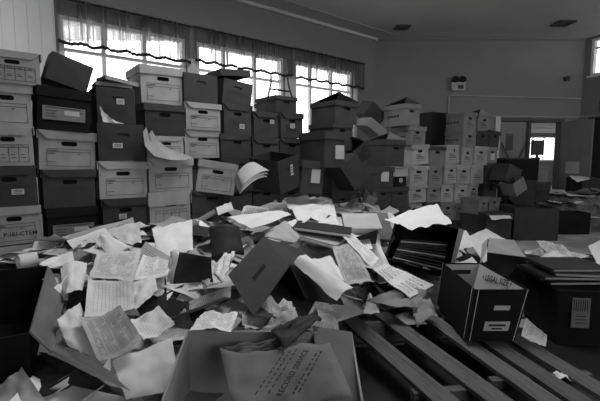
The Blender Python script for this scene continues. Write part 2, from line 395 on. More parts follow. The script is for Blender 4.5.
pk = at_Y(566, 79, 7.86); m_ = MB(); m_.tube([(pk.x, 7.86, pk.z), (pk.x, 7.80, pk.z)], .05, 12); tag(m_.build('alarm_bell', 'dark'), 'small round black fitting high on the back wall at right', 'alarm bell')
wv = root('wall_vent', 'dark louvred vent on the right wall above the dark doorway', 'vent', (0, 0, 0)); wv.matrix_world = MR @ Matrix.Translation((.35, 0, 2.02))
wv.location.z = 2.0
f = MB(); f.box(0, .45, -.02, 0, 0, .03); f.box(0, .45, -.02, 0, .17, .2); f.box(0, .02, -.02, 0, .03, .17); f.box(.43, .45, -.02, 0, .03, .17); f.build('vent_frame', 'vent', wv)
f = MB()
for i in range(5): f.box(.02, .43, -.015, -.003, .035 + i * .028, .05 + i * .028)
f.build('vent_louvre', 'dark', wv)

# ------------------------------------------------------------ file boxes
def stadium(cx, cz, w, h, n=6):
    r_ = h / 2; a = w / 2 - r_; pts = []
    for i in range(n + 1): t_ = -math.pi / 2 + math.pi * i / n; pts.append((cx + a + r_ * math.cos(t_), cz + r_ * math.sin(t_)))
    for i in range(n + 1): t_ = math.pi / 2 + math.pi * i / n; pts.append((cx - a + r_ * math.cos(t_), cz + r_ * math.sin(t_)))
    return pts
def rect_ring(pts, cx, cz, x0, x1, z0, z1):
    out = []
    for x, z in pts:
        dx, dz = x - cx, z - cz
        k = 1e9
        if dx > 1e-6: k = min(k, (x1 - cx) / dx)
        if dx < -1e-6: k = min(k, (x0 - cx) / dx)
        if dz > 1e-6: k = min(k, (z1 - cz) / dz)
        if dz < -1e-6: k = min(k, (z0 - cz) / dz)
        out.append([cx + dx * k, cz + dz * k])
    for c in ((x0, z0), (x1, z0), (x1, z1), (x0, z1)):      # snap the nearest ring point to each corner
        i = min(range(len(out)), key=lambda q: (out[q][0] - c[0]) ** 2 + (out[q][1] - c[1]) ** 2); out[i] = list(c)
    return out
def lines(mb, segs, y, t_=.0032):
    for x0, z0, x1, z1 in segs:
        if abs(x1 - x0) > abs(z1 - z0): mb.add([(x0, y, z0 - t_ / 2), (x1, y, z1 - t_ / 2), (x1, y, z1 + t_ / 2), (x0, y, z0 + t_ / 2)], [(0, 1, 2, 3)])
        else: mb.add([(x0 - t_ / 2, y, z0), (x0 + t_ / 2, y, z0), (x1 + t_ / 2, y, z1), (x1 - t_ / 2, y, z1)], [(0, 1, 2, 3)])
def box_parts(r_, w, h, d, kind, lid=True, peak=None, cut=None, form=1, sticker=None, lidkind=None, hole=True, liplen=None, side_print=False, lidrot=(0, 0, 0)):
    """body with a hand hole in the front (y = 0), lid, printing; local x across, y into the stack, z up"""
    j = lambda s=.004: R.uniform(-s, s)
    hb = h - (.012 if lid else 0)
    bulge = R.uniform(.002, .010)
    cx, cz = w / 2 + j(.01), hb * .70
    hw, hh = w * .29, min(.034, h * .125)
    st = stadium(cx, cz, hw, hh); rg = rect_ring(st, cx, cz, 0, w, 0, hb)
    n = len(st)
    b = MB()
    cs = [(0 + j(), d + j()), (w + j(), d + j())]
    vs = [(x, 0, z) for x, z in rg] + [(x, -bulge, z) for x, z in st]
    b.add(vs, [(i, (i + 1) % n, n + (i + 1) % n, n + i) for i in range(n)])
    if not hole: b.add([(x, -bulge, z) for x, z in st], [tuple(range(n))])
    t_ = .005
    x0, x1 = 0, w
    sb = R.uniform(.001, .008)
    for xs_, sg in ((0, -1), (w, 1)):
        b.add([(xs_, 0, 0), (xs_ + sg * sb, d / 2, 0), (xs_, d, 0), (xs_, 0, hb), (xs_ + sg * sb * 1.4, d / 2, hb), (xs_, d, hb), (xs_ + sg * sb * 1.5, d / 2, hb / 2), (xs_, 0, hb / 2), (xs_, d, hb / 2)],
              [(0, 1, 6, 7), (1, 2, 8, 6), (7, 6, 4, 3), (6, 8, 5, 4)])
    b.add([(0, d, 0), (w, d, 0), (w, d, hb), (0, d, hb)], [(1, 0, 3, 2)])
    b.add([(0, 0, 0), (w, 0, 0), (w, d, 0), (0, d, 0)], [(3, 2, 1, 0)])
    if lid: b.add([(0, 0, hb), (w, 0, hb), (w, d, hb), (0, d, hb)], [(0, 1, 2, 3)])
    else:   # open top: inner skin
        b.add([(t_, t_, hb * .1), (w - t_, t_, hb * .1), (w - t_, d - t_, hb * .1), (t_, d - t_, hb * .1), (t_, t_, hb), (w - t_, t_, hb), (w - t_, d - t_, hb), (t_, d - t_, hb), (0, 0, hb), (w, 0, hb), (w, d, hb), (0, d, hb)],
              [(0, 1, 2, 3), (0, 4, 5, 1), (1, 5, 6, 2), (2, 6, 7, 3), (3, 7, 4, 0), (8, 9, 5, 4), (9, 10, 6, 5), (10, 11, 7, 6), (11, 8, 4, 7)])
    body = b.build('box_body', kind, r_)
    if hole:
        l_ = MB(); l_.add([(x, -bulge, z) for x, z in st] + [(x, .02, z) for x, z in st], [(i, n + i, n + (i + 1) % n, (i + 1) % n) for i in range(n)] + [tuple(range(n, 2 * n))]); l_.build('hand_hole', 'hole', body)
    lh = (liplen or .058) * h / .27
    if lid:
        e_ = .009; lm = MB(); zt = h; q = .004
        sag = R.uniform(-.004, .012)
        g_ = [(-e_, -e_), (w / 2, -e_), (w + e_, -e_), (-e_, d / 2), (w / 2, d / 2), (w + e_, d / 2), (-e_, d + e_), (w / 2, d + e_), (w + e_, d + e_)]
        top = [(x, y, zt - (sag if (i == 4) else sag * .5 if i in (1, 3, 5, 7) else 0)) for i, (x, y) in enumerate(g_)]
        lm.add(top, [(0, 1, 4, 3), (1, 2, 5, 4), (3, 4, 7, 6), (4, 5, 8, 7)])
        zl = zt - lh; cl = .055 if cut in ('l', 'b') else 0; cr = .055 if cut in ('r', 'b') else 0
        lm.prism_y([(-e_ + cl, zl + j(.006)), (w + e_ - cr, zl + j(.006)), (w + e_, zt), (-e_, zt)], -e_ - q - bulge * .6, -e_ + .002)
        lm.prism_y([(-e_, zl), (w + e_, zl), (w + e_, zt), (-e_, zt)], d + e_ - .002, d + e_ + q)
        for xs_, s0, s1 in ((-e_, -q, 0.002), (w + e_, -.002, q)):
            lm.add([(xs_ + s0, -e_, zl), (xs_ + s1, -e_, zl), (xs_ + s1, d + e_, zl), (xs_ + s0, d + e_, zl), (xs_ + s0, -e_, zt), (xs_ + s1, -e_, zt), (xs_ + s1, d + e_, zt), (xs_ + s0, d + e_, zt)],
                   [(3, 2, 1, 0), (4, 5, 6, 7), (0, 1, 5, 4), (1, 2, 6, 5), (2, 3, 7, 6), (3, 0, 4, 7)])
        lo = lm.build('box_lid', lidkind or kind, r_)
        if peak:
            tri = [Vector((-.012, d, zt)), Vector((.03, -.02, zt + .085)), Vector((w + .015, -.012, zt + .006))]
            MB().add([q for q in tri] + [q - Vector((0, 0, .006)) for q in tri], [(0, 1, 2), (5, 4, 3), (0, 3, 4, 1), (1, 4, 5, 2), (2, 5, 3, 0)]).build('lid_flap', peak, lo)
            MB().add([tri[1], tri[2], Vector((w, -.013, zt - .004)), Vector((.0, -.013, zt - .004))], [(0, 3, 2, 1)]).build('lid_flap', peak, lo)
        if any(lidrot): lo.rotation_euler = [math.radians(a) for a in lidrot]
    ink = 'ink' if kind == 'L' else 'inkK'
    y = -bulge - .0015
    if form:
        f = MB(); a, b_ = w * .13, w * .90; z0, z1 = hb * .10, hb * .56
        if form == 1:
            lines(f, [(a, z0, b_, z0), (a, z1, b_, z1), (a, z0, a, z1), (b_, z0, b_, z1), (a, z1 * .86, b_, z1 * .86), (a, z0 + .03, a + .06, z0 + .03)], y)
            lines(f, [(a + .01, z1 * .92, a + .07, z1 * .92), (b_ - .09, z1 * .78, b_ - .07, z1 * .78), (a + .01, z1 * .78, a + .05, z1 * .78)], y, .005)
        elif form == 2:
            lines(f, [(a, z0, b_, z0), (a, z1, b_, z1), (a, z1 * .86, b_, z1 * .86)], y)
            for q in range(5): xx = a + (b_ - a) * q / 4; lines(f, [(xx, z0, xx, z1)], y)
            for q in range(4): xx = a + (b_ - a) * (q + .2) / 4; lines(f, [(xx, z1 * .93, xx + .03, z1 * .93), (xx, (z0 + z1) * .45, xx + .025, (z0 + z1) * .45), (xx, z0 + .03, xx + .03, z0 + .03)], y, .004)
        elif form == 3:
            for q in range(3): lines(f, [(w * .2, hb * (.52 - .09 * q), w * (.5 + .12 * ((q * 7) % 3)), hb * (.52 - .09 * q))], y, .008)
            lines(f, [(w * .2, hb * .22, w * .8, hb * .22)], y)
        f.build('printed_form', ink, body)
    if sticker:
        sx, sz, sw, sh = sticker; sx *= w; sz *= hb
        sk_ = tag(MB().box(sx, sx + sw, y - .0015, y + .0008, sz, sz + sh).build('sticker', 'sticker', r_), 'white label')
        if sw < .09: f = MB(); lines(f, [(sx + sw * .15, sz + sh * q, sx + sw * .85, sz + sh * q) for q in (.25, .5, .75)], y - .002, sh * .1), f.build('label_print', 'ink', sk_)
    if side_print:
        f = MB(); xx = -.012
        for q in range(4):
            yy = d * (.2 + .15 * q); f.add([(xx, yy, hb * .44), (xx, yy + d * .12, hb * .44), (xx, yy + d * .12, hb * .53), (xx, yy, hb * .53)], [(3, 2, 1, 0)])
        f.build('side_lettering', ink, body)

TONE = {'L': 'pale', 'D': 'dark brown', 'K': 'mid-grey', 'B': 'black'}
def wall_box(phi, dist, xl, xr, yt, yb, kind, label, group, d=.39, yaw=0, roll=0, dd=0, zb=None, **k):
    """a box whose front lies in the front plane of a stack"""
    xc, yc = (xl + xr) / 2, (yt + yb) / 2; D_ = dist + dd
    p0 = on_plane(xl, yc, phi, D_); p1 = on_plane(xr, yc, phi, D_)
    z1 = on_plane(xc, yt, phi, D_).z; z0 = on_plane(xc, yb, phi, D_).z if zb is None else zb
    r_ = root('file_box', label, 'box', (p0.x, p0.y, z0), (0, math.radians(roll), math.radians(-phi + yaw)), group)
    box_parts(r_, (p1 - p0).length * R.uniform(.93, .97), (z1 - z0) - .003, d, kind, **k)
    return r_
ORD = ['topmost', 'second', 'third', 'fourth', 'fifth', 'sixth', 'seventh', 'eighth']
def stack(phi, dist, rows, desc, group, dd=0):
    """rows from the top: (xl, xr, ytop, ybottom, kind, extras); the lowest one is carried by hidden boxes down to the floor"""
    n = len(rows); out = []
    # contact: each box stands on the one below
    for i, row in enumerate(rows):
        xl, xr, yt, yb, kind = row[:5]; ex = dict(row[5]) if len(row) > 5 else {}
        xc = (xl + xr) / 2
        zb = None
        if i + 1 < n:
            nx = rows[i + 1]; zb = on_plane((nx[0] + nx[1]) / 2, nx[2], phi, dist + dd).z
        look = ex.pop('look', '')
        pos = 'topmost' if i == 0 else ORD[i] + ' from top'
        lab = f"{TONE[kind]} file box{(' ' + look) if look else ''}, {pos}, {desc}"
        if 'lid' not in ex and 'cut' not in ex: ex['cut'] = R.choice(['l', 'l', None, None, 'r'])
        if kind == 'D' and 'form' not in ex: ex['form'] = R.choice([1, 3, 3])
        if 'form' not in ex: ex['form'] = R.choice([1, 1, 2])
        d2 = ex.pop('dd', 0) + R.uniform(-.015, .02)
        out.append(wall_box(phi, dist, xl, xr, yt, yb, kind, lab, group, zb=zb, dd=dd + d2, yaw=ex.pop('yaw', R.uniform(-1.6, 1.6) if phi == PA else R.uniform(-6, 6)), roll=ex.pop('roll', R.uniform(-.8, .8) if phi == PA else R.uniform(-2.2, 2.2)), **ex))
    # what the lowest visible box stands on
    z = out[-1].location.z
    if z > .09:
        xl, xr = rows[-1][:2]; lo = out[-1]
        k = max(1, round(z / .27)); hh = z / k
        for q in range(k):
            r_ = root('file_box', f"{['half-buried', 'bottom'][k > 1 and q == 0]} brown box under the {desc}", 'box',
                      (lo.location.x, lo.location.y, q * hh), (0, 0, lo.rotation_euler.z), group)
            w = (on_plane(xr, rows[-1][3], phi, dist) - on_plane(xl, rows[-1][3], phi, dist)).length
            box_parts(r_, w * .985, hh - .003, .39, 'D', form=0)
    return out
st = lambda sx=.45, sz=.22, sw=.055, sh=.045: (sx, sz, sw, sh)
GA = 'stacked file boxes under the windows'
DA = 3.5
c1 = stack(PA, DA, [(-14, 43, 51, 83, 'L', dict(look='with a loose lid', form=2, cut='r', lidrot=(0, 0, 0))),
    (-22, 33, 83, 126, 'L', dict(form=1, cut=None)), (-20, 37, 126, 166, 'L', dict(form=2, cut='r')),
    (-17, 40, 166, 206, 'D', dict(form=2, sticker=st(.5, .30, .075, .04))), (-15, 43, 206, 245, 'L', dict(form=1, cut=None)), (-15, 42, 245, 284, 'L', dict(form=2, cut='r'))],
    'leftmost stack', GA)
text_obj('P-I&I-CTEM', .042, 'handwriting', 'ink', c1[4], Matrix.Translation((.20, -.013, .075)) @ Matrix.Rotation(math.pi / 2, 4, 'X'))
c2 = stack(PA, DA, [(36, 91, 87, 133, 'B', dict(look='with a white form', form=0, cut=None, hole=False, roll=3)),
    (38, 97, 130, 170, 'L', dict(form=1, cut='l', roll=2)), (43, 98, 169, 208, 'D', dict(form=2)),
    (48, 98, 207, 246, 'B', dict(look='with a torn white form', form=0, cut=None, hole=False)), (47, 98, 246, 284, 'D', dict(form=0))],
    'second stack from the left', GA)
for q in (c2[0], c2[3]):
    lp_ = tag(MB().box(.03, .31, -.016, -.012, .075, .175).build('label_panel', 'K', q), 'pale printed form')
    f = MB(); lines(f, [(.05, .165, .28, .165), (.05, .14, .12, .14), (.05, .12, .11, .12), (.05, .10, .12, .10), (.23, .14, .29, .14)], -.0175, .006); f.build('label_print', 'inkK', lp_)
    tag(MB().box(.17, .27, -.0185, -.016, .115, .15).build('sticker', 'sticker', lp_), 'white label')
c3 = stack(PA, DA, [(97, 137, 88, 124, 'D', dict(form=3, sticker=st(.5, .55, .06, .045), dd=.04, lid=False)),
    (98, 147, 124, 161, 'D', dict(form=3, sticker=st(.3, .35, .075, .04), lid=False)), (99, 149, 161, 198, 'L', dict(form=1, cut='l')), (103, 148, 198, 233, 'D', dict(form=3, sticker=st(.35, .45, .06, .04)))],
    'third stack from the left', GA)
c4 = stack(PA, DA, [(141, 184, 67, 104, 'L', dict(form=1, look='with an open slanting lid', cut=None, dd=.03)), (145, 186, 104, 136, 'D', dict(form=1, cut=None)),
    (147, 185, 136, 158, 'L', dict(form=1, cut='r')), (149, 194, 158, 191, 'L', dict(form=1, cut='l')), (150, 192, 191, 232, 'L', dict(form=2, cut='r', liplen=.09))],
    'fourth stack from the left', GA)
c5 = stack(PA, DA, [(184, 219, 74, 103, 'D', dict(form=0, lid=False)), (186, 222, 103, 130, 'L', dict(form=1, cut='l')), (185, 220, 130, 158, 'L', dict(form=1, cut='l')),
    (195, 232, 158, 190, 'L', dict(form=1, look='tipped under a skewed lid', cut=None, yaw=-14, roll=9, lidrot=(0, 0, 2))), (192, 235, 190, 213, 'D', dict(form=0))],
    'fifth stack from the left', GA)
c6 = stack(PA, DA, [(222, 252, 79, 105, 'D', dict(form=1, look='leaning under an askew lid', lid=False, roll=6)), (224, 252, 104, 134, 'D', dict(form=3, sticker=st(.55, .2), cut='b')), (221, 252, 134, 158, 'D', dict(form=0)), (222, 252, 158, 185, 'D', dict(form=0))],
    'sixth stack from the left', GA)
lidr = root('box_lid', 'loose dark lid lying askew on the leaning box beneath the middle window', 'lid', on_plane(221, 79, PA, DA - .02), (0, math.radians(-5), math.radians(39)))
lidr.location.z += .035
m_ = MB(); m_.box(0, .33, 0, .40, .055, .062); m_.box(0, .33, 0, .005, 0, .055); m_.box(0, .33, .395, .40, 0, .055); m_.box(0, .005, .005, .395, 0, .055); m_.box(.325, .33, .005, .395, 0, .055); m_.build('lid_board', 'D', lidr)
c7 = stack(PA, DA, [(254, 280, 112, 138, 'D', dict(form=3, sticker=st(.65, .6, .05, .04), cut='b')), (253, 280, 138, 161, 'D', dict(form=0, cut='b')), (253, 280, 161, 185, 'D', dict(form=0))],
    'seventh stack from the left', GA)
c8 = stack(PA, DA, [(276, 297, 96, 113, 'D', dict(form=0, look='turned flat', dd=.05, cut=None)), (281, 304, 113, 138, 'D', dict(form=3, sticker=st(.4, .4, .06, .05), cut='b')), (280, 304, 138, 160, 'D', dict(form=0, cut='b')), (280, 304, 160, 185, 'D', dict(form=0))],
    'eighth stack from the left', GA)
c9 = stack(PA, 3.12, [(335, 358, 101, 126, 'D', dict(form=0, look='with a peaked lid', cut=None, peak='B')), (333, 352, 123, 145, 'D', dict(form=0, sticker=st(.35, .3, .06, .06), cut=None)), (333, 351, 145, 168, 'D', dict(form=0)), (332, 351, 168, 192, 'D', dict(form=0))],
    'ninth stack from the left', GA)
# the right hand stacks, turned a little more towards the camera
PB, DB = -28.0, 4.07
GB = 'file boxes in the right hand stacks'
stack(PB, DB, [(385, 405, 139, 166, 'D', dict(form=3, look='with a warped lid', cut=None, peak='K')), (375, 393, 166, 187, 'D', dict(form=0, sticker=(.25, .3, .13, .12), cut=None)), (374, 391, 187, 207, 'D', dict(form=0, cut=None))],
    'dark stack before the pale columns', GB, dd=-.25)
stack(PB, DB, [(393, 407, 168, 187, 'B', dict(form=0, look='with a white top half', cut=None, lidkind='L', liplen=.12, sticker=st(.45, .25, .05, .05))), (391, 408, 187, 207, 'D', dict(form=0, cut=None))],
    'short stack with white lidded black box', GB, dd=-.22)
stack(PB, DB, [(404, 421, 104, 126, 'K', dict(form=0, look='with side lettering', side_print=True, cut=None, peak='D')), (410, 425, 126, 145, 'K', dict(form=3, side_print=True, cut=None)), (413, 428, 145, 165, 'L', dict(form=3, roll=-3)), (410, 428, 165, 185, 'L', dict(form=3)), (409, 426, 185, 203, 'L', dict(form=3)), (407, 421, 203, 221, 'L', dict(form=0))],
    'first pale column after the dark jumble', GB)
stack(PB, DB, [(429, 446, 146, 165, 'K', dict(form=0, look='with an open dark top', cut=None, lidkind='D')), (429, 444, 165, 185, 'K', dict(form=3, cut='r')), (427, 441, 185, 203, 'K', dict(form=3)), (424, 440, 203, 221, 'D', dict(form=0))],
    'second pale column after the dark jumble', GB)
stack(PB, DB, [(446, 461, 145, 164, 'L', dict(form=3, lid=False)), (445, 458, 164, 184, 'L', dict(form=3)), (441, 455, 184, 202, 'L', dict(form=3)), (441, 454, 202, 220, 'K', dict(form=3, cut=None))],
    'third pale column after the dark jumble', GB)
stack(PB, DB, [(464, 477, 112, 132, 'K', dict(form=3, look='with a lettered side', side_print=True, cut=None)), (463, 476, 131, 149, 'K', dict(form=3, side_print=True, cut='r')), (462, 474, 147, 165, 'L', dict(form=3)), (457, 471, 165, 184, 'L', dict(form=3, cut='r')), (455, 468, 184, 203, 'L', dict(form=3)), (454, 466, 203, 220, 'K', dict(form=3, cut=None))],
    'fourth pale column after the dark jumble', GB)
stack(PB, DB, [(478, 491, 115, 133, 'K', dict(form=3, look='with a domed lid', cut=None, peak='K')), (476, 488, 131, 148, 'D', dict(form=0)), (474, 487, 146, 165, 'L', dict(form=3, cut=None)), (471, 484, 165, 184, 'L', dict(form=3, lid=False)), (468, 480, 184, 201, 'L', dict(form=3)), (466, 478, 200, 219, 'B', dict(form=3, cut=None))],
    'fifth pale column after the dark jumble', GB)
stack(PB, DB, [(489, 500, 130, 149, 'D', dict(form=0, look='leaning outward', roll=5)), (487, 498, 147, 164, 'K', dict(form=0, cut=None, sticker=st(.3, .2, .1, .1))), (486, 496, 163, 183, 'D', dict(form=0, lid=False)), (484, 496, 183, 201, 'D', dict(form=0))],
    'last narrow column before the back doors', GB)
stack(PB, DB, [(479, 489, 198, 214, 'K', dict(form=3, cut=None))], 'low single stack before the fifth column', GB, dd=-.30)
stack(PB, DB, [(489, 499, 197, 212, 'K', dict(form=3, cut=None))], 'low single stack before the last column', GB, dd=-.26)

# ------------------------------------------------------------ tilted and fallen boxes
def tbox(label, loc, size, rot, kind, group=None, name='file_box', **k):
    """a box turned freely; loc is the middle of the box"""
    w, h, d = size; e = Euler([math.radians(a) for a in rot], 'XYZ')
    off = e.to_matrix() @ Vector((w / 2, d / 2, h / 2))
    r_ = root(name, label, 'box', Vector(loc) - off, e, group)
    k.setdefault('cut', None); k.setdefault('form', 0)
    box_parts(r_, w, h, d, kind, **k); return r_
tbox('dark file box tilted against the top of the second stack, under the left window', on_plane(66, 76, PA, 3.74), (.29, .21, .34), (0, 17, 39), 'D', lid=False, hole=False)
tbox('dark file box standing on end with a white label below the peaked lid box', on_plane(322, 150, PA, 2.93), (.26, .33, .36), (0, 0, 39), 'D', hole=False, sticker=(.50, .24, .115, .13))
tbox('dark file box on end with a white label, just left of the taller end-standing one', on_plane(303, 176, PA, 3.0), (.25, .31, .33), (3, 4, 33), 'D', hole=False, sticker=(.42, .35, .10, .13))
tbox('tilted open dark box with a narrow white sticker, in front of the seventh stack', on_plane(275, 172, PA, 3.02), (.27, .30, .36), (6, -14, 48), 'D', lid=False, sticker=(.55, .45, .03, .10))
tbox('dark box tipped cornerwise behind the upper right jumble', on_plane(370, 114, PA, 3.9), (.30, .22, .30), (12, 36, 30), 'D', lid=False, hole=False)
tbox('dark box sliding down beside the ninth stack', on_plane(347, 172, PA, 2.98), (.30, .24, .3), (0, 52, 30), 'D', lid=False, hole=False)
tbox('small dark box wedged above the sliding box right of the ninth stack', on_plane(352, 153, PA, 3.05), (.26, .2, .26), (20, -38, 20), 'D', lid=False, hole=False)
tbox('mid-grey flattened box on top of the jumble left of the lettered boxes', on_plane(371, 128, PA, 3.55), (.30, .12, .3), (5, 32, 25), 'K', lid=False, hole=False)
tbox('large dark box standing in the gap left of the white topped black box', on_plane(362, 183, PB, 3.95), (.34, .42, .3), (0, 0, 28), 'D', lid=True, hole=False)
tbox('grey faced shallow box lying on the heap below the big dark gap', at_z(345, 206, .60), (.36, .10, .30), (62, 0, 12), 'K', lid=False, hole=False)
tbox('dark thin file carton leaning beside the grey faced shallow box', at_z(365, 203, .60), (.12, .30, .26), (20, 24, 10), 'K', lid=False, hole=False)

tbox('dark box in the gap behind the first and second pale columns', on_plane(432, 130, PB, 4.55), (.34, .5, .3), (0, 0, 28), 'B', lid=False, hole=False)
# open cartons ---------------------------------------------------------------
def shell(b4, t4, name, m, parent, t_=.006):
    """open-topped carton wall from its bottom and top corners"""
    b4 = [Vector(q) for q in b4]; t4 = [Vector(q) for q in t4]
    cb_ = sum(b4, Vector()) / 4; ct = sum(t4, Vector()) / 4
    def inn(q, c): v = c - q; return q + v.normalized() * t_ * 1.4
    up = (ct - cb_).normalized()
    bi = [inn(q, cb_) + up * t_ for q in b4]; ti = [inn(q, ct) for q in t4]
    m_ = MB(); vs = b4 + t4 + bi + ti; f = [(3, 2, 1, 0), (8, 9, 10, 11)]
    for i in range(4):
        k = (i + 1) % 4
        f += [(i, k, 4 + k, 4 + i), (8 + k, 8 + i, 12 + i, 12 + k), (4 + i, 4 + k, 12 + k, 12 + i)]
    m_.add(vs, f); return m_.build(name, m, parent)
def slab(corners, t_, name, m, parent=None):
    """a board through four world points, thickness t_"""
    c = [Vector(q) for q in corners]; n = (c[1] - c[0]).cross(c[3] - c[0]).normalized()
    return MB().hexa([q - n * t_ for q in c], c).build(name, m, parent)
def local(r_, pts):
    inv = (Matrix.Translation(r_.location) @ r_.rotation_euler.to_matrix().to_4x4()).inverted(); return [inv @ Vector(q) for q in pts]

# black record box on the pallet
bl, br = at_z(468, 343, .165), at_z(517, 343, .165)
tl, tr = at_z(477, 291, .43), at_z(531, 293.5, .43); bkl, bkr = at_z(442, 262, .43), at_z(485, 266.5, .43)
tl.y = tr.y = 2.03; bl.y = br.y = 2.0; bkl.y = bkr.y = 2.58
tr.x += .03; bkr.x += .02
bbl = bl + (bkl - tl) * .97; bbr = br + (bkr - tr) * .97
rec = root('record_box', 'black open record box with worn white edges standing on the pallet', 'box', (bl + br + bbl + bbr) / 4)
rec_body = shell(local(rec, [bl, br, bbr, bbl]), local(rec, [tl, tr, bkr, bkl]), 'box_body', 'B', rec)
def lerp2(q, u, v): return (q[0] * (1 - u) + q[1] * u) * (1 - v) + (q[3] * (1 - u) + q[2] * u) * v
def patch(q, u0, u1, v0, v1, off): # rectangle on a quad, pushed out along its normal
    n = (q[1] - q[0]).cross(q[3] - q[0]).normalized() * off
    return [lerp2(q, u, v) + n for u, v in ((u0, v0), (u1, v0), (u1, v1), (u0, v1))]
fr = [bl, br, tr, tl]; lf_ = [bbl, bl, tl, bkl]; bi_ = [bbl, bbr, bkr, bkl]; ri_ = [bbr, br, tr, bkr]
def dec(q, u0, u1, v0, v1, name, m, off=.002, lab=None, par=None):
    o = MB().add(local(rec, patch(q, u0, u1, v0, v1, off)), [(0, 1, 2, 3)]).build(name, m, par or rec_body)
    if lab: o['label'] = lab
    return o
dec(fr, .42, .72, .60, .69, 'sticker', 'sticker', lab='small white label'); wl_ = dec(fr, .30, .80, .20, .38, 'sticker', 'sticker', lab='wide white printed label')
dec(fr, .38, .72, .29, .33, 'label_print', 'ink', .005, par=wl_); dec(fr, .45, .66, .23, .26, 'label_print', 'ink', .005, par=wl_)
for q in ((fr, .06, .075, 0, 1), (fr, .95, .965, 0, 1), (lf_, .0, .012, 0, 1), (lf_, .93, .945, 0, 1)): dec(*q, 'worn_edge', 'wornedge')
liner = dec([bkl, bkr, bbr, bbl], .03, .97, .03, .95, 'liner', 'manila', -.022, 'pale grey inside'); dec([bkr, tr, br, bbr], .02, .98, .03, .95, 'liner', 'manila', -.022, 'pale grey inside')
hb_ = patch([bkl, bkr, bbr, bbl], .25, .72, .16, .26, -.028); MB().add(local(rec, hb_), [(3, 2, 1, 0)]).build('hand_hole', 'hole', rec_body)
qi = [bkr, tr, br, bbr]; ux = (tr - bkr).normalized(); uz = -(bbr - bkr).normalized(); un = ux.cross(uz).normalized()
c_ = lerp2(qi, .5, .16); sgn = 1 if un.dot(EYE - c_) > 0 else -1
c_ = c_ + un * sgn * .030 - rec.location
if sgn < 0: un = -un
ux2 = uz.cross(un) 
text_obj('\u2022 LEGAL SIZE \u2022', .05, 'box_lettering', 'ink', rec, Matrix(((ux2.x, uz.x, un.x, c_.x), (ux2.y, uz.y, un.y, c_.y), (ux2.z, uz.z, un.z, c_.z), (0, 0, 0, 1))))

# box behind it with a raised grey flap
q0 = [at_z(487, 300, .03), at_z(530, 300, .03), at_z(523, 272, .03), at_z(487, 270, .03)]
q1 = [at_z(487, 252, .40), at_z(526, 257, .40), at_z(515, 241, .40), at_z(487, 239, .40)]
rb = root('open_carton', 'dark carton with a raised grey flap behind the black record box', 'box', (q0[0] + q0[2]) / 2)
shell(local(rb, q0), local(rb, q1), 'box_body', 'D', rb)
slab(local(rb, [at_z(487, 252, .405), at_z(526, 257, .405), at_z(514, 240, .44), at_z(489, 238, .44)]), .005, 'top_flap', 'L', rb)
slab(local(rb, [at_z(480, 264, .38), at_z(486, 252, .405), at_z(488, 238, .44), at_z(482, 244, .42)]), .005, 'side_flap', 'L', rb)

# black file crate on its side with folders, white sheet over it
O = at_z(418, 268, .27)
fc = root('file_carton', 'black carton on its side full of folders, under a white sheet', 'box', O)
yw = math.radians(-14)
fc.rotation_euler = (math.radians(-26), math.radians(14), yw)
t_ = .008; w, h, d = .50, .40, .40
m_ = MB(); m_.box(-w / 2, w / 2, 0, d, 0, t_); m_.box(-w / 2, w / 2, 0, d, h - t_, h); m_.box(-w / 2, -w / 2 + t_, 0, d, t_, h - t_); m_.box(w / 2 - t_, w / 2, 0, d, t_, h - t_); m_.box(-w / 2, w / 2, d - t_, d, 0, h)
m_.build('box_body', 'B', fc)
slab([(-w / 2, 0, 0), (w / 2, 0, 0), (w / 2 - .02, -.24, -.05), (-w / 2 + .03, -.24, -.05)], .006, 'front_flap', 'D', fc)
tag(slab([(w / 2, -.005, .0), (w / 2 + .02, -.005, h), (w / 2 - .02, -.01, h), (w / 2 - .025, -.005, .0)], .012, 'torn_edge', 'K', fc), 'pale torn cardboard edge')
fc_m = fc.matrix_basis.copy()
fcw = Matrix.Translation(fc.location) @ fc.rotation_euler.to_matrix().to_4x4()
for i in range(10):
    f = MB(); zz_ = .03 + i * .021; a = math.radians(4 + i * 1.0)
    mt = fcw @ Matrix.Translation((-w / 2 + .05 + .004 * i, .03 + .012 * i + R.uniform(0, .02), zz_)) @ Matrix.Rotation(-a + R.uniform(-.02, .02), 4, 'Y')
    f.box(0, .38, 0, .30, 0, .012)
    o = f.build('file_folder', ['grey', 'darkfolder', 'D', 'darkfolder'][i % 4])
    o.matrix_world = mt
    tag(o, '%s file folder inside the black carton, %s' % (['grey', 'black', 'brown', 'black'][i % 4], ['lowest', 'second up', 'third up', 'fourth up', 'fifth up', 'sixth up', 'seventh up', 'eighth up', 'second from top', 'uppermost'][i]), 'folder', 'folders in the black carton')

# foreground carton
O = at_z(187, 330, .50); P1 = at_z(352, 332, .50)
zf = .10
Of, P1f = O.copy(), P1.copy()
c_bl = Vector((O.x, O.y - .42, .50)); c_br = Vector((P1.x + .0, P1.y - .42, .50))
oc = root('open_carton', 'open brown carton at the bottom of the photo holding crumpled printed board', 'box', Vector(((O.x + P1.x) / 2, O.y - .2, zf)))
bt = [Vector((q.x, q.y, zf)) for q in (c_bl, c_br, P1, O)]
shell(local(oc, bt), local(oc, [c_bl - Vector((0, 0, .14)), c_br - Vector((0, 0, .14)), P1, O]), 'box_body', 'C', oc)
tag(slab(local(oc, [at_z(313, 327, .505), at_z(352, 333, .505), at_z(358, 402, .38), at_z(322, 402, .38)]), .006, 'side_flap', 'K', oc))

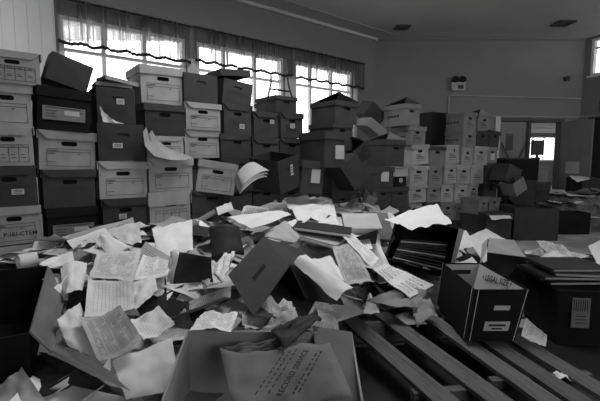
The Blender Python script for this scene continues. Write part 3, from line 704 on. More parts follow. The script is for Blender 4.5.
# left black carton, its top open
rim = [at_z(-62, 350, .50), at_z(29, 333, .50), at_z(48, 266, .50), at_z(-34, 273, .50)]
bc = sum(rim, Vector()) / 4
lc = root('open_carton', 'black open carton at the left edge with its grey side flap turned out', 'box', (bc.x, bc.y, .2))
shell(local(lc, [Vector((bc.x + (q.x - bc.x) * .93, bc.y + (q.y - bc.y) * .93, .2)) for q in rim]), local(lc, rim), 'box_body', 'B', lc)
tag(slab(local(lc, [rim[1], rim[2] + Vector((0, 0, .01)), at_z(63, 301, .42), at_z(50, 353, .40)]), .006, 'side_flap', 'K', lc), 'grey brown flap')

# tilted dark box in the middle of the heap with a hand slot on the end turned to the camera
fA, fB, fC, fD = at_z(263, 237, .68), at_z(289, 265, .60), at_z(254, 299, .49), at_z(228, 275, .57)
fC = fB + (fD - fA)
dv = Vector((.20, .16, -.10))
tb = root('file_box', 'dark file box tipped on its corner in the middle of the heap, hand slot showing', 'box', (fA + fB + fC + fD) / 4 + dv / 2)
tbb = shell(local(tb, [fD, fA, fA + dv, fD + dv]), local(tb, [fC, fB, fB + dv, fC + dv]), 'box_body', 'D', tb)
qf = [fD, fC, fB, fA]; nf_ = (fC - fD).cross(fA - fD).normalized(); nf_ = nf_ if nf_.dot(EYE - fD) > 0 else -nf_
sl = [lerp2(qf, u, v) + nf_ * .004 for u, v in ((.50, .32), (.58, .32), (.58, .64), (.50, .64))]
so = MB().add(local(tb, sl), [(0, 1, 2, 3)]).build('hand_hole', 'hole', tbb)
slab(local(tb, [fB, fB + dv, fB + dv * .9 + (fB - fA) * .55 - Vector((0, 0, .06)), fB + (fB - fA) * .5 - Vector((0, 0, .08))]), .005, 'top_flap', 'B', tb)

# far carton and others on the right
def carton(label, px0, px1, pyt, pyb, Y, kind, d=.45, yaw=0, zb=None, name='carton', **k):
    a, b = at_Y(px0, pyb, Y), at_Y(px1, pyb, Y); z1 = at_Y((px0 + px1) / 2, pyt, Y).z; z0 = max(0, a.z) if zb is None else zb
    r_ = root(name, label, 'box', (a.x, Y, z0), (0, 0, math.radians(yaw)))
    k.setdefault('form', 0); k.setdefault('cut', None); k.setdefault('hole', False)
    box_parts(r_, b.x - a.x, z1 - z0, d, kind, **k); return r_
carton('large dark carton standing alone on the bare floor at right', 513, 556, 208, 241, 5.45, 'D', d=.5, yaw=-3, zb=0, lid=False)
carton('low dark box with papers on the floor behind the large dark carton', 558, 590, 213, 228, 5.9, 'B', d=.3, zb=0, lid=False)
carton('dark low box beside the left of the large dark carton', 486, 511, 214, 234, 5.4, 'D', d=.35, zb=0, lid=True)
carton('kraft moving carton under the wide dark carton near the doors', 508, 534, 180, 214, 6.6, 'D', d=.4, zb=0)
zc = at_Y(520, 180, 6.6).z
carton('wide dark carton on top of the kraft carton near the doors', 504, 538, 158, 180, 6.6, 'B', d=.45, zb=zc, lidkind='D', liplen=.02)
carton('mid-grey carton at the foot of the open doorway', 534, 548, 182, 212, 6.7, 'D', d=.35, zb=0)
carton('grey brown file box stacked on the carton at the open doorway', 534, 547, 166, 182, 6.7, 'K', d=.3, zb=at_Y(540, 182, 6.7).z)
tbox('dark brown box tilted in front of the last narrow column', at_Y(505, 175, 5.95), (.26, .26, .3), (0, 22, 20), 'D', lid=False, hole=False)
tbox('mid-grey box leaning on the jumble left of the kraft carton', at_Y(513, 186, 5.75), (.22, .2, .24), (0, -28, 20), 'K', lid=False, hole=False)
# dark screen on the wide carton
sc = root('computer_monitor', 'dark computer monitor standing on the stack by the doorway', 'monitor', at_Y(537, 158, 6.8)); sc.location.z = at_Y(520, 158, 6.6).z
m_ = MB(); m_.box(-.10, .10, -.02, .03, .05, .30); m_.build('screen_casing', 'dark', sc); MB().box(-.085, .085, -.023, -.02, .065, .285).build('screen_panel', 'dark', sc)
m_ = MB(); m_.box(-.02, .02, -.01, .02, .01, .06); m_.box(-.07, .07, -.05, .06, 0, .012); m_.build('monitor_stand', 'dark', sc)
carton('black carton at the right edge below the dark doorway', 581, 612, 178, 196, 6.75, 'D', d=.4, lid=False, zb=.46)
# black box near right edge with binders on it
fb = root('carton', 'black carton in the right foreground with a pale printed label', 'box', (1.53, 2.30, 0), (0, 0, math.radians(-6)))
box_parts(fb, .52, .34, .42, 'B', form=0, cut=None, hole=False, lid=True)
tag(MB().box(.07, .17, -.019, -.016, .12, .30).build('sticker', 'K', fb), 'worn pale printed label')
f = MB(); lines(f, [(.08 + .012 * i, .22, .08 + .012 * i, .29) for i in range(7)] + [(.09, .15 + .02 * i, .15, .15 + .02 * i) for i in range(3)], -.020, .005); f.build('label_print', 'ink', fb)
for i in range(5):
    b_ = MB(); b_.box(0, .44 - .02 * i, 0, .30, 0, .02); bo = root('binder', 'black binder lying on the right foreground carton, %s' % ['lowest', 'second up', 'third up', 'fourth up', 'uppermost'][i], 'binder', (1.50 + R.uniform(-.04, .04), 2.36 + R.uniform(-.02, .05), .343 + i * .022), (0, 0, math.radians(-6 + R.uniform(-9, 9))), 'binders on the right foreground carton')
    b_.build('binder_cover', 'dark', bo); MB().box(.01, .42 - .02 * i, -.002, .29, .004, .016).build('binder_pages', 'grey', bo)

# ------------------------------------------------------------ the pallets
def pallet(label, lines_, w_, zt, ends, slabs):
    """top boards along given centre lines, stringers beneath"""
    r_ = root('wooden_pallet', label, 'pallet', (lines_[0][0][0], lines_[0][0][1], 0))
    for A, B in lines_:
        A = Vector((A[0], A[1], 0)); B = Vector((B[0], B[1], 0)); dd_ = (B - A).normalized(); n = Vector((-dd_.y, dd_.x, 0)) * w_ / 2
        A2 = A - dd_ * ends[0]; B2 = B + dd_ * ends[1]
        bo = MB(); L_ = (B2 - A2).length
        bo.box(-w_ / 2, w_ / 2, 0, L_, zt - .02, zt)
        o = bo.build('deck_board', 'wood', r_); o.location = A2 - r_.location; o.rotation_euler = (0, 0, math.atan2(dd_.y, dd_.x) - math.pi / 2)
    for (A, B) in slabs:
        A = Vector((A[0], A[1], 0)); B = Vector((B[0], B[1], 0)); dd_ = (B - A).normalized(); L_ = (B - A).length
        bo = MB(); bo.box(-.02, .02, 0, L_, .02, zt - .021); o = bo.build('stringer', 'wood', r_); o.location = A - r_.location; o.rotation_euler = (0, 0, math.atan2(dd_.y, dd_.x) - math.pi / 2)
        bo = MB(); bo.box(-.05, .05, 0, L_, 0, .02); o = bo.build('bottom_board', 'wood', r_); o.location = A - r_.location; o.rotation_euler = (0, 0, math.atan2(dd_.y, dd_.x) - math.pi / 2)
zt = .14
def ln(a, b, off=0):
    A, B = at_z(*a, zt), at_z(*b, zt); return ((A.x + off, A.y), (B.x + off, B.y))
pallet('wooden pallet nearest the brown foreground carton', [ln((352, 320), (447, 401)), ln((386, 316), (501, 401))], .105, zt, (.06, .5), [((.25, 2.3), (.62, 2.34)), ((.48, 1.62), (.80, 1.66)), ((.60, 1.25), (.95, 1.30))])
pallet('wooden pallet under the black record box', [ln((471, 345), (551, 401)), ln((495, 343), (583, 401)), ln((522, 341), (606, 392))], .095, zt - .002, (.62, .5), [((.80, 2.4), (1.3, 2.46)), ((.86, 1.72), (1.35, 1.78)), ((.95, 1.35), (1.4, 1.40))])

tp = MB(); P4 = [at_z(336, 330, .0), at_z(470, 322, .0), at_z(660, 345, .0), at_z(660, 470, .0), at_z(330, 470, .0)]  # added black sheet puts the shade between the pallet boards into colour
tp.prism_z([(q.x, q.y) for q in P4][::-1], .001, .004); tag(tp.build('pallet_shade_sheet', 'dark'), 'added black sheet giving the shade under the wooden pallets', 'shade sheet')

# ------------------------------------------------------------ the paper heap
CTRL = [(-20, 280, .42), (20, 278, .40), (60, 255, .44), (110, 240, .50), (170, 232, .48), (215, 208, .60), (260, 201, .63), (300, 198, .65), (345, 207, .58), (380, 214, .50), (410, 222, .36), (450, 228, .20), (480, 234, .06), (505, 238, 0),
        (80, 300, .38), (150, 270, .47), (220, 240, .54), (250, 275, .42), (300, 235, .54), (350, 245, .46), (330, 275, .38), (400, 275, .22), (380, 303, .12), (430, 295, .02), (150, 330, .33), (100, 355, .30), (200, 325, .33), (300, 325, .20), (345, 322, .06),
        (50, 390, .24), (150, 395, .24), (250, 398, .08), (330, 400, 0), (420, 330, 0), (480, 262, .0), (550, 255, 0), (520, 345, 0), (600, 300, 0), (440, 262, .05), (600, 240, 0), (355, 326, 0), (352, 345, 0), (380, 325, 0), (400, 318, .01), (380, 345, 0), (365, 375, 0), (440, 401, 0), (0, 401, .22)]
CP = np.array([list(at_z(*c)) for c in CTRL])
HOLES = [[(q.x, q.y) for q in rim], [(q.x, q.y) for q in (c_bl, c_br, P1f, Of)]]
def in_poly(x, y, pl):
    c = False; n = len(pl)
    for i in range(n):
        (x1, y1), (x2, y2) = pl[i], pl[i - 1]
        if (y1 > y) != (y2 > y) and x < (x2 - x1) * (y - y1) / (y2 - y1) + x1: c = not c
    return c
def H(x, y):
    if in_poly(x, y, HOLES[0]): return .14
    if in_poly(x, y, HOLES[1]): return .05
    d2 = (CP[:, 0] - x) ** 2 + (CP[:, 1] - y) ** 2 + .004
    w_ = 1 / d2 ** 1.7
    return float((w_ * CP[:, 2]).sum() / w_.sum())
def inheap(x, y):
    q = Vector((x, y, 0)); nB = Vector((math.sin(math.radians(PB)), math.cos(math.radians(PB)), 0))
    return q.dot(nA) < 3.46 and q.dot(nB) < 3.98
def Hn(x, y): 
    h_ = H(x, y); return h_ + (noise.noise((x * 5, y * 5, 3)) * .045 + noise.noise((x * 13, y * 13, 9)) * .02) * min(1, h_ / .2)
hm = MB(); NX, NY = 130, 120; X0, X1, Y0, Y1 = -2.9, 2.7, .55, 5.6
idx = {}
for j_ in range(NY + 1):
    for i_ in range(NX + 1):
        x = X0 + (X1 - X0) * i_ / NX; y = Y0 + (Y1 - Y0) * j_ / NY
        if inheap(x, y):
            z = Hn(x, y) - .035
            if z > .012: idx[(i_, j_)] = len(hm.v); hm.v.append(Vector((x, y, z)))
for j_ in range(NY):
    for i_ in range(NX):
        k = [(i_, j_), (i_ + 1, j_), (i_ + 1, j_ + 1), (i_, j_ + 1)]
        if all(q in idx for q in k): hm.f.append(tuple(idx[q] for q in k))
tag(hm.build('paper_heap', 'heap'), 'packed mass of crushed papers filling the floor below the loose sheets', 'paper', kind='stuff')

# ------------------------------------------------------------ loose sheets
def sheet_mesh(pts, nu, nv, name, m, thick=0):
    mb = MB(); mb.v = pts
    mb.f = [(j_ * (nu + 1) + i_, j_ * (nu + 1) + i_ + 1, (j_ + 1) * (nu + 1) + i_ + 1, (j_ + 1) * (nu + 1) + i_) for j_ in range(nv) for i_ in range(nu)]
    me = mb.mesh(name, m, smooth=True)
    uv = me.uv_layers.new(name='uv')
    for lp in me.loops:
        i_ = lp.vertex_index; uv.data[lp.index].uv = ((i_ % (nu + 1)) / nu, (i_ // (nu + 1)) / nv)
    return me
def make_variant(w, l, m, style, seed):
    r_ = random.Random(seed); nu, nv = 9, 11; pts = []
    a, b, c = r_.uniform(-.5, .5), r_.uniform(-.5, .5), r_.uniform(-.5, .5)
    for j_ in range(nv + 1):
        for i_ in range(nu + 1):
            u, v = i_ / nu - .5, j_ / nv - .5; x, y = u * w, v * l
            z = (a * u * u + b * v * v + c * u * v) * .08
            z += noise.noise((u * 3 + seed, v * 3, seed * .7)) * .010
            if style == 1:       # one edge curling up
                k = max(0, v - .1); z += k * k * .28; y -= k * k * .12
            if style == 2:       # a corner lifted
                k = max(0, u + v - .25); z += k * .12
            if style == 3:       # folded along the middle
                z += abs(u) * .05
            if style == 4:       # crumpled
                z += noise.noise((u * 8 + seed, v * 8, 5)) * .02; x *= .95; y *= .95
            pts.append(Vector((x, y, z)))
    return sheet_mesh(pts, nu, nv, 'paper_sheet', m)
PAP = 'paper_sheet'
KINDS = [('plain', 'blank white sheet', 7), ('typed', 'white typed sheet', 7), ('grid', 'white ruled form', 4), ('dense', 'grey densely printed page', 3), ('manila', 'tan manila folder leaf', 3), ('grey', 'grey stained sheet', 4), ('D', 'dark brown gap-shade leaf', 4)]  # dark brown leaves added to imitate shaded gaps between the papers
VAR = {}
for kk, _, _ in KINDS:
    VAR[kk] = [make_variant(*R.choice([(.216, .28), (.216, .356), (.25, .356), (.28, .40), (.30, .44)]) if kk != 'manila' else (.24, .36), kk, s_ % 5, hash_ + s_ * 3) for s_, hash_ in zip(range(7), range(7, 80, 10))]
VARD = [make_variant(.3, .4, 'D', k, 300 + k) for k in range(5)]
def zone(x, y):
    px = 300 + 400 * x / max(.3, y)
    if y < 1.75: return 'low on the heap by the foreground carton'
    if px < 150: return 'on the heap below the leftmost stacks'
    if y > 3.3: return 'on the heap crest against the stacked boxes'
    if px < 270: return 'left of the tipped dark box mid-heap'
    return 'right of the tipped dark box mid-heap'
def put_sheet(x, y, kk, lift, group_on=True, zoff=None, tilt=.13, lab=None, flat=False):
    me = R.choice(VAR[kk]); o = bpy.data.objects.new('paper_sheet', me); COL.objects.link(o)
    if flat: n = Vector((R.uniform(-.06, .06), R.uniform(-.06, .06), 1)); z = .006
    else:
        e_ = .08; gx = max(-.4, min(.4, (H(x + e_, y) - H(x - e_, y)) / (2 * e_))); gy = max(-.35, min(.35, (H(x, y + e_) - H(x, y - e_)) / (2 * e_)))
        n = Vector((-gx + R.gauss(0, tilt), -gy + R.gauss(0, tilt), 1)); z = Hn(x, y) + lift
    n.normalize()
    o.rotation_mode = 'QUATERNION'; o.rotation_quaternion = n.to_track_quat('Z', 'Y') @ Euler((0, 0, R.uniform(0, 6.28))).to_quaternion()
    s_ = R.uniform(.85, 1.15); o.scale = (s_, s_, s_)
    o.location = (x, y, z + (zoff or 0))
    nm = dict((a, b) for a, b, _ in KINDS)[kk]
    zz_ = lab or zone(x, y)
    tag(o, f'loose {nm} {zz_}', 'paper', f'{nm}s {zz_}')
    return o
bag = [k for k, _, n_ in KINDS for _ in range(n_)]
pts_ = []; tries = 0
while len(pts_) < 295 and tries < 60000:
    tries += 1
    x = R.uniform(-2.4, 2.0); y = R.uniform(.95, 4.6)
    if not inheap(x, y) or H(x, y) < .09: continue
    q = (Vector((x, y, H(x, y))) - EYE); dz = q.dot(CF); px = 300 + FOC * q.dot(CR) / dz; py = 200.5 - FOC * q.dot(CU) / dz
    if not (-25 < px < 470 and 190 < py < 420): continue
    if 185 < px < 355 and py > 325: continue
    if px > 328 and py > 300: continue
    if px < 80 and 258 < py < 356: continue
    if px < 60 and py > 268 and py < 345: continue
    if 385 < px < 450 and py < 270: continue
    if 60 < px < 190 and 240 < py and R.random() < .45: continue
    if in_poly(x, y, HOLES[0]) or in_poly(x, y, HOLES[1]): continue
    if any((x - a) ** 2 + (y - b) ** 2 < .105 ** 2 for a, b in pts_): continue
    pts_.append((x, y))
for i_, (x, y) in enumerate(pts_): put_sheet(x, y, R.choice(bag), R.uniform(0, .035))

# sheets one can single out ---------------------------------------------------------
def hero(label, c, zs, m='plain', bow=0.0, curl=0.0, name='paper_sheet', crum=.006, cat='paper', lift=.055, thick=0, fold=0, flat=False):
    """a sheet through four points (far left, far right, near right, near left) lying at heights zs"""
    if not isinstance(zs, (list, tuple)): zs = [zs] * 4
    q = [at_z(*p_, z_ + lift) for p_, z_ in zip(c, zs)]
    nu, nv = 12, 14; cen = sum(q, Vector()) / 4; n = (q[2] - q[0]).cross(q[1] - q[3]).normalized()
    if n.z < 0: n = -n
    pts = []; sd = R.uniform(0, 50); sz = (q[0] - q[2]).length
    for j_ in range(nv + 1):
        for i_ in range(nu + 1):
            u, v = i_ / nu, j_ / nv; p_ = lerp2(q, u, v) - cen
            k = bow * sz * (4 * u * (1 - u) - .5) + noise.noise((u * 3 + sd, v * 3, sd)) * crum * 2 + noise.noise((u * 9 + sd, v * 9, sd)) * crum
            if curl: k += curl * sz * max(0, v - .55) ** 2 * 4
            if fold: k += fold * (2 * abs((u * 2.6 + v * .8) % 1 - .5) + abs((v * 2.2 - u * .5 + .3) % 1 - .5)) - fold * .8
            pts.append(p_ + n * k)
    if n.z >= 0 and (q[1] - q[0]).cross(q[3] - q[0]).z > 0: pass
    me = sheet_mesh(pts, nu, nv, name, m)
    if flat: me.polygons.foreach_set('use_smooth', [False] * len(me.polygons))
    o = bpy.data.objects.new(name, me); COL.objects.link(o); o.location = cen
    if thick:
        md = o.modifiers.new('thickness', 'SOLIDIFY'); md.thickness = thick; md.offset = -1
    return tag(o, label, cat)
hero('blank white sheet jutting out furthest left below the third stack', [(96, 237), (108, 234), (136, 247), (109, 256)], [.56, .57, .54, .52], bow=.05)
hero('white sheet slanting up against the third stack', [(107, 231), (139, 221), (142, 243), (127, 244)], [.55, .60, .55, .54])
hero('typed white sheet lying above the ruled form on the left slope', [(97, 254), (141, 250), (135, 280), (89, 278)], [.53, .54, .49, .47], 'typed')
hero('large white ruled form hanging down the left slope', [(88, 279), (134, 281), (135, 309), (85, 319)], [.48, .49, .43, .41], 'grid', bow=-.03)
hero('grey densely printed page with a folded edge lying on top at the lower left', [(79, 318), (121, 308), (142, 340), (98, 362)], [.42, .45, .40, .38], 'dense', bow=-.06)
hero('wide white sheet spread across the upper left of the heap', [(152, 229), (192, 219), (193, 250), (160, 262)], [.56, .58, .53, .50])
hero('broad typed sheet below the wide white sheet, upper left of the heap', [(147, 243), (185, 238), (167, 277), (134, 280)], [.53, .54, .48, .47], 'typed')
hero('white sheet with lifted corner beside the ruled form', [(134, 282), (155, 277), (158, 290), (135, 309)], [.47, .48, .46, .42], bow=.06)
hero('white form sheet right of the grey printed page', [(127, 322), (159, 306), (175, 325), (144, 341)], [.39, .42, .39, .36], 'grid', bow=-.04)
hero('large blank sheet at the bottom between folder and foreground carton', [(112, 361), (172, 338), (180, 388), (126, 399)], [.34, .37, .30, .27], curl=-.02)
hero('white sheet half under the grey printed page', [(57, 319), (80, 302), (99, 360), (67, 345)], [.40, .42, .37, .36])
hero('grey brown folder leaf with dark edge at the lower left', [(57, 343), (98, 360), (130, 392), (48, 354)], [.37, .37, .30, .33], 'manila', name='folder', cat='folder')
hero('thin black folder under the grey brown folder leaf at the lower left', [(38, 352), (60, 354), (126, 397), (70, 385)], [.31, .33, .27, .25], 'darkfolder', name='folder', cat='folder')
hero('stiff tan sheet in the bottom left corner', [(-4, 389), (22, 367), (47, 404), (-4, 420)], [.30, .36, .28, .26], 'manila')
hero('white sheet lying on top behind the left black carton', [(39, 264), (72, 250), (75, 264), (52, 268)], [.47, .49, .46, .45])
hero('white sheet sloping down behind the flap of the left black carton', [(60, 266), (87, 262), (82, 290), (63, 297)], [.45, .46, .42, .40], bow=.05)
hero('wide white sheet across the crest below the sixth stack', [(227, 217), (281, 210), (292, 215), (252, 229)], [.61, .62, .61, .58])
hero('tan folder with white label on the crest left of centre', [(264, 237), (285, 221), (300, 237), (294, 244)], [.57, .60, .57, .56], 'manila', name='folder', cat='folder', thick=.006)
hero('small white sheet upright on the crest below the fifth stack', [(216, 207), (231, 202), (234, 210), (218, 215)], [.62, .64, .62, .60])
hero('crumpled white cloth-like sheet below the end-standing boxes', [(284, 201), (330, 192), (337, 215), (301, 223)], [.65, .66, .60, .60], crum=.02)
hero('white sheet left of the grey faced shallow box', [(308, 206), (328, 199), (339, 224), (319, 223)], [.62, .63, .59, .58])
hero('bright white sheet near the middle, right of the tipped dark box', [(309, 260), (331, 256), (345, 281), (325, 278)], [.49, .50, .45, .45])
hero('large sheet with a long rolled edge right of the tipped dark box', [(294, 260), (309, 255), (356, 287), (337, 298)], [.57, .58, .50, .48], bow=.10)
hero('long narrow typed document sloping right in the heap', [(341, 235), (349, 231), (379, 258), (372, 267)], [.53, .54, .47, .46], 'typed')
hero('grey printed page under the long narrow document', [(332, 247), (354, 244), (372, 280), (346, 286)], [.50, .50, .43, .42], 'dense')
hero('diagram sheet with rows of rings in front of the black file carton', [(373, 270), (386, 263), (434, 285), (410, 298)], [.36, .37, .24, .22], 'rings')
hero('grey torn cardboard sheet lying on the pallet edge', [(366, 303), (397, 288), (428, 292), (416, 310)], [.20, .25, .22, .18], 'grey', crum=.012, thick=.004)
hero('torn grey cardboard scrap bent down over the pallet boards', [(411, 303), (430, 298), (438, 316), (416, 324)], [.19, .21, .16, .15], 'grey', crum=.02, thick=.004)
hero('triangular white paper scrap standing up at the pallet corner', [(369, 293), (371, 293), (380, 313), (363, 314)], [.24, .24, .15, .15])
hero('white printed sheet leaning behind the foreground carton', [(202, 312), (238, 313), (231, 331), (190, 329)], [.46, .46, .48, .48], 'typed')
hero('crumpled grey printed paper behind the foreground carton', [(237, 306), (292, 301), (300, 322), (245, 329)], [.42, .42, .38, .40], 'dense', crum=.03)
hero('big white sheet draped over the black file carton', [(384, 219), (437, 203), (452, 223), (412, 229)], [.66, .69, .66, .63], crum=.015, bow=.03, lift=.02)
hero('white sheet on the floor right of the black file carton', [(466, 238), (486, 228), (507, 240), (484, 262)], [.20, .22, .16, .14])
hero('white sheet with a black handle mark near the black file carton', [(447, 236), (466, 230), (475, 246), (450, 252)], [.28, .28, .22, .22])
hero('white sheet over low boxes left of the large dark carton', [(487, 213), (505, 211), (512, 218), (492, 220)], [.36, .36, .36, .36], lift=.0)
hero('printed sheet on the floor between record box and black carton', [(533, 290), (553, 289), (546, 346), (520, 340)], .01, 'dense', lift=.005)
hero('white newspaper spread on the bare floor at right', [(536, 243), (560, 246), (592, 258), (560, 262)], .02, 'typed', crum=.03, lift=.02)
hero('crumpled white newspaper nearer the binders at right', [(526, 258), (575, 252), (592, 268), (540, 268)], .02, 'plain', crum=.04, lift=.03)
hero('white sheet at the right edge above the binders', [(588, 246), (606, 236), (612, 262), (598, 266)], [.36, .40, .36, .34], lift=0)
hero('small curled white scrap between the pallet boards', [(553, 371), (566, 375), (572, 380), (557, 377)], .12, bow=.15, lift=.02)
hero('white sheet on the black carton at the right edge', [(569, 176), (583, 171), (590, 179), (577, 182)], [.82, .83, .80, .80], lift=0)

# crumpled printed board inside the foreground carton
O = at_z(285, 372, .42)
cbd = hero('crumpled brown shipping board with RECORD SERVICE lettering in the foreground carton', [(221, 354), (330, 344), (354, 404), (236, 424)], [.47, .52, .50, .43], 'K', crum=.014, name='shipping_board', cat='cardboard', lift=0, thick=.004, fold=.010)
cc_ = [at_z(*p_, z_) for p_, z_ in (((221, 354), .47), ((330, 344), .52), ((354, 404), .50), ((236, 424), .43))]
nn = (cc_[2] - cc_[0]).cross(cc_[1] - cc_[3]).normalized(); nn = nn if nn.z > 0 else -nn
a1 = at_z(284, 398, .47); a2 = at_z(311, 356, .50); ux = (a2 - a1).normalized(); ux = (ux - nn * ux.dot(nn)).normalized(); uy = nn.cross(ux)
from mathutils.bvhtree import BVHTree
board_bvh = BVHTree.FromPolygons([v.co.copy() for v in cbd.data.vertices], [tuple(p_.vertices) for p_ in cbd.data.polygons])
def press(o):
    for v in o.data.vertices:
        q = o.matrix_local @ v.co; hit = board_bvh.ray_cast(q + nn * .3, -nn)[0]
        if hit is not None: v.co = o.matrix_local.inverted() @ (hit + nn * .007)
def on_board(txt, size, px, py, z_):
    c_ = at_z(px, py, z_) - cbd.location; c_ = c_ - nn * c_.dot(nn) + nn * .034
    return text_obj(txt, size, 'board_lettering', 'ink', cbd, Matrix(((ux.x, uy.x, nn.x, c_.x), (ux.y, uy.y, nn.y, c_.y), (ux.z, uy.z, nn.z, c_.z), (0, 0, 0, 1))))
press(on_board('RECORD SERVICE', .0245, 296, 381, .485))
pr = MB()
for row, off_ in ((-.038, .0), (-.050, .01), (.030, -.01), (.048, .01), (.064, -.02)):
    x_ = -.09 + off_
    while x_ < .08:
        l_ = R.uniform(.006, .018); hh_ = .005 if row < 0 else .004
        c0 = at_z(297, 380, .485) - cbd.location; c0 = c0 - nn * c0.dot(nn) + nn * .035
        pr.add([c0 + ux * xx + uy * yy for xx, yy in ((x_, row), (x_ + l_, row), (x_ + l_, row + hh_), (x_, row + hh_))], [(0, 1, 2, 3)]); x_ += l_ + R.uniform(.004, .012)
press(pr.build('print_lettering', 'ink', cbd))

hero('torn strip of brown board lying over the lettered shipping board', [(221, 350), (290, 336), (298, 341), (234, 361)], [.46, .50, .495, .44], 'K', crum=.012, name='shipping_board', cat='cardboard', lift=0, thick=.004, fold=.006)
hero('dark torn cardboard strip across the far rim of the foreground carton', [(271, 332), (316, 312), (322, 321), (282, 346)], [.52, .53, .52, .51], 'darkfolder', crum=.012, name='cardboard_strip', cat='cardboard', lift=0, thick=.006)
# dark folders standing in the heap
def bent_folder(label, c, zs, m='darkfolder', bow=.12):
    o = hero(label, c, zs, m, bow=bow, name='document_folder', cat='folder', crum=.003, thick=.012)
    return o
bent_folder('dark folder standing upright left of the tipped dark box', [(210, 227), (238, 226), (243, 254), (213, 258)], [.68, .68, .54, .54])
bent_folder('dark folder with a curved lower edge left of the standing one', [(181, 253), (211, 257), (212, 281), (173, 284)], [.60, .60, .48, .48], bow=.06)
hero('stack of white papers behind the curved dark folder', [(170, 251), (180, 250), (178, 284), (169, 282)], [.60, .60, .46, .46], thick=.02)
for i_, (c, z_, lab) in enumerate([
    ([(213, 273), (228, 251), (235, 254), (222, 284)], [.50, .56, .55, .47], 'sheaf of white papers leaning beside the tipped dark box'),
    ([(196, 277), (212, 262), (218, 265), (207, 288)], [.50, .54, .53, .46], 'white sheaf wedged below the curved dark folder')]):
    hero(lab, c, z_, 'typed', thick=.015)
def book(label, px, py, z_, size, rot, cover='darkfolder', name='book'):
    r_ = root(name, label, 'book', at_z(px, py, z_), [math.radians(a) for a in rot]); w, l, h = size
    m_ = MB(); m_.box(-w / 2, w / 2, -l / 2, l / 2, 0, .005); m_.box(-w / 2, w / 2, -l / 2, l / 2, h - .005, h); m_.box(-w / 2, -w / 2 + .005, -l / 2, l / 2, .005, h - .005); m_.build('book_cover', cover, r_)
    MB().box(-w / 2 + .006, w / 2 - .006, -l / 2 + .006, l / 2 - .006, .005, h - .005).build('book_pages', 'plain', r_)
book('large dark covered ledger lying across the heap centre', 323, 231, .60, (.40, .20, .03), (4, 6, -10))
book('dark ledger beneath the large one at the heap centre', 318, 238, .55, (.36, .26, .03), (6, 10, -22), 'manila')
book('grey bound book leaning right of the grey faced shallow box', 377, 228, .50, (.24, .32, .04), (40, 6, 10), 'K')
book('tan box file lying below the grey faced shallow box', 361, 226, .56, (.30, .26, .05), (20, 0, 0), 'manila')
book('black ledger at the very left foreground below the black carton', 60, 372, .28, (.34, .26, .04), (10, -8, -35))
# rolled paper
m_ = MB(); a_ = at_z(18, 262, .50); b_ = at_z(36, 259, .50)
rp = MB(); rp.tube([a_, (a_ + b_) / 2, b_], .045, 14); rp.f = rp.f[:-2]
tag(rp.build('paper_roll', 'plain', smooth=True), 'short roll of white paper behind the left black carton', 'paper')
rr_ = MB(); a_ = at_z(303, 262, .5); rr_.tube([a_ + Vector((-.03, .05, 0)), a_ + Vector((.02, -.06, 0))], .04, 14); rr_.f = rr_.f[:-2]
tag(rr_.build('tape_roll', 'K', smooth=True), 'roll of brown tape right of the tipped dark box', 'tape')
# folders sliding down the fourth stack
for i_, (up, lo_, lab) in enumerate([([(146, 127), (150, 138), (160, 148), (175, 154), (188, 158)], [(143, 132), (145, 146), (154, 156), (170, 160), (186, 160)], 'grey folder sagging over the front of the fourth stack'),
                                   ([(152, 130), (157, 139), (166, 147), (178, 152), (192, 157)], [(149, 134), (152, 144), (162, 152), (176, 157), (190, 159)], 'second grey folder sagging just behind the first on the fourth stack')]):
    m_ = MB(); n_ = len(up); D_ = 3.44 - .03 * (1 - i_)
    for pl in (0, .012):
        m_.v += [on_plane(x, y, PA, D_ + pl) for x, y in up] + [on_plane(x, y, PA, D_ - .04 + pl) for x, y in lo_]
    for k in range(n_ - 1):
        m_.f += [(k, k + 1, n_ + k + 1, n_ + k), (2 * n_ + k, 3 * n_ + k, 3 * n_ + k + 1, 2 * n_ + k + 1), (k, 2 * n_ + k, 2 * n_ + k + 1, k + 1), (n_ + k, n_ + k + 1, 3 * n_ + k + 1, 3 * n_ + k)]
    tag(m_.build('document_folder', 'L'), lab, 'folder')
for i_, (c, lab) in enumerate([([(180, 225), (212, 205), (216, 212), (190, 226)], 'long grey newspaper fold below the tipped pale box'), ([(170, 228), (206, 203), (214, 205), (185, 228)], 'darker long newspaper fold behind it below the tipped pale box')]):
    q = [at_z(x, y, z_) for (x, y), z_ in zip(c, (.52, .64, .63, .52))]; o = slab([q[3], q[2], q[1], q[0]], .02, 'newspaper', 'grey'); tag(o, lab, 'newspaper')
# stacked white leaves before the tilted open box
for i_ in range(3):
    q = [on_plane(x + i_, y - 3 * i_, PA, D_) for x, y, D_ in ((234, 181, 2.92), (253, 169, 2.95), (267, 177, 2.85), (240, 194, 2.8))]
    nq = (q[1] - q[0]).cross(q[3] - q[0]).normalized()
    me = sheet_mesh([lerp2(q, u / 8, v / 8) - q[0] - nq * (.05 * 4 * (u / 8) * (1 - u / 8)) for v in range(9) for u in range(9)], 8, 8, 'paper_sheaf', 'manila')
    o = bpy.data.objects.new('paper_sheaf', me); COL.objects.link(o); o.location = q[0]; md = o.modifiers.new('thickness', 'SOLIDIFY'); md.thickness = .006
    tag(o, 'white curved paper sheaf leaning on the tilted open box, %s of three' % ['lowest', 'middle', 'uppermost'][i_], 'paper')
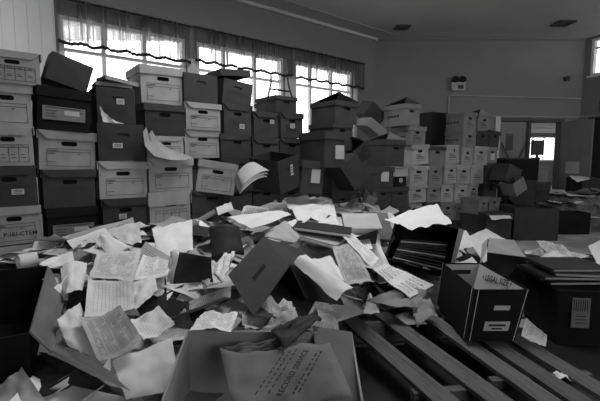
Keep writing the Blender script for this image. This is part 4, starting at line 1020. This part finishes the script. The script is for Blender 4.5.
# paper on the tops of the stacks
for c, z_, lab in [([(102, 88), (112, 80), (128, 86), (122, 92)], 0, 'bundled newspapers on top of the third stack')]:
    q = on_plane(113, 88, PA, 3.62)
    for k in range(2):
        o = MB(); o.box(-.14, .14, -.1, .1, 0, .03); b_ = o.build('newspaper_bundle', 'grey'); b_.location = (q.x - .03 + .05 * k, q.y + .05, q.z + .005 + .032 * k); b_.rotation_euler = (0, math.radians(6 * k), math.radians(35 + 12 * k)); tag(b_, ['lower', 'upper'][k] + ' ' + lab, 'newspaper')
q = [on_plane(x, y, PA, 3.40) for x, y in ((99, 104), (106, 117), (124, 124), (103, 122))]
hp = sheet_mesh([lerp2(q, u / 8, v / 8) - q[0] + nA * noise.noise((u * .7, v * .7, 2)) * .04 for v in range(9) for u in range(9)], 8, 8, 'paper_sheet', 'plain'); o = bpy.data.objects.new('paper_sheet', hp); COL.objects.link(o); o.location = q[0]; tag(o, 'torn white sheet hanging over the front of the third stack', 'paper')
# metal chair frame in front of the middle window
q = on_plane(281, 97, PA, 3.9)
ch = root('chair', 'upturned metal frame chair on top of the stacks, before the middle window', 'chair', (q.x, q.y, q.z - .12), (0, 0, math.radians(39)))
for sx in (-1, 1):
    m_ = MB(); m_.tube([(sx * .22, 0, 0), (sx * .13, .02, .26), (sx * .12, .03, .36)], .012); m_.build('leg', 'dark', ch)
m_ = MB(); m_.tube([(-.15, .015, .2), (.15, .015, .2)], .01); m_.build('stretcher', 'dark', ch); m_ = MB(); m_.tube([(-.18, .01, .10), (.18, .01, .10)], .01); m_.build('stretcher', 'dark', ch)
m_ = MB(); m_.box(-.2, .2, -.02, .28, .0, .05); m_.build('seat', 'darkfolder', ch)

# litter in the back right corner
def drift(x, y):
    e_ = min(x - 2.7, 5.45 - x, y - 6.1, 7.4 - y); base = .22 + .28 * max(0, min(1, (x - 3.6) / .8))
    return max(.004, max(0, min(1, e_ * 3)) * (base + .10 * noise.noise((x * 3, y * 3, 1)) + .05 * noise.noise((x * 9, y * 9, 1))))
m_ = MB(); N_ = 26
for j_ in range(N_ + 1):
    for i_ in range(N_ + 1):
        x = 2.7 + 2.75 * i_ / N_; y = 6.1 + 1.3 * j_ / N_; m_.v.append(Vector((x, y, drift(x, y))))
m_.f = [(j_ * (N_ + 1) + i_, j_ * (N_ + 1) + i_ + 1, (j_ + 1) * (N_ + 1) + i_ + 1, (j_ + 1) * (N_ + 1) + i_) for j_ in range(N_) for i_ in range(N_)]
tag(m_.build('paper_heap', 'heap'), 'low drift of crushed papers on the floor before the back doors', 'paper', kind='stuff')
for i_ in range(60):
    o = put_sheet(R.uniform(3.0, 5.3), R.uniform(6.2, 7.2), R.choice(['plain', 'typed', 'grey', 'manila', 'grey']), 0, lab='on the low drift before the back doors', flat=True); o.location.z = drift(o.location.x, o.location.y) + R.uniform(.0, .05)
for i_ in range(10):
    put_sheet(R.uniform(2.2, 3.4), R.uniform(3.4, 4.9), R.choice(['plain', 'typed', 'grey', 'dense']), 0, lab='on the bare floor right of the heap', flat=True)

for i_ in range(46):
    put_sheet(R.uniform(1.1, 3.3), R.uniform(2.75, 4.7), R.choice(['grey', 'dense', 'grey', 'manila', 'typed']), 0, lab='on the dark littered floor beside the heap', flat=True)
for i_ in range(30):
    a_ = R.uniform(1.0, 3.4); b_ = R.uniform(2.7, 4.6)
    me = VARD[i_ % len(VARD)]; o = bpy.data.objects.new('paper_sheet', me); COL.objects.link(o); o.location = (a_, b_, .008 + .0012 * i_); o.rotation_euler = (R.gauss(0, .05), R.gauss(0, .05), R.uniform(0, 6))
    tag(o, 'dark trampled sheet on the littered floor beside the heap', 'paper', 'dark trampled sheets on the floor')
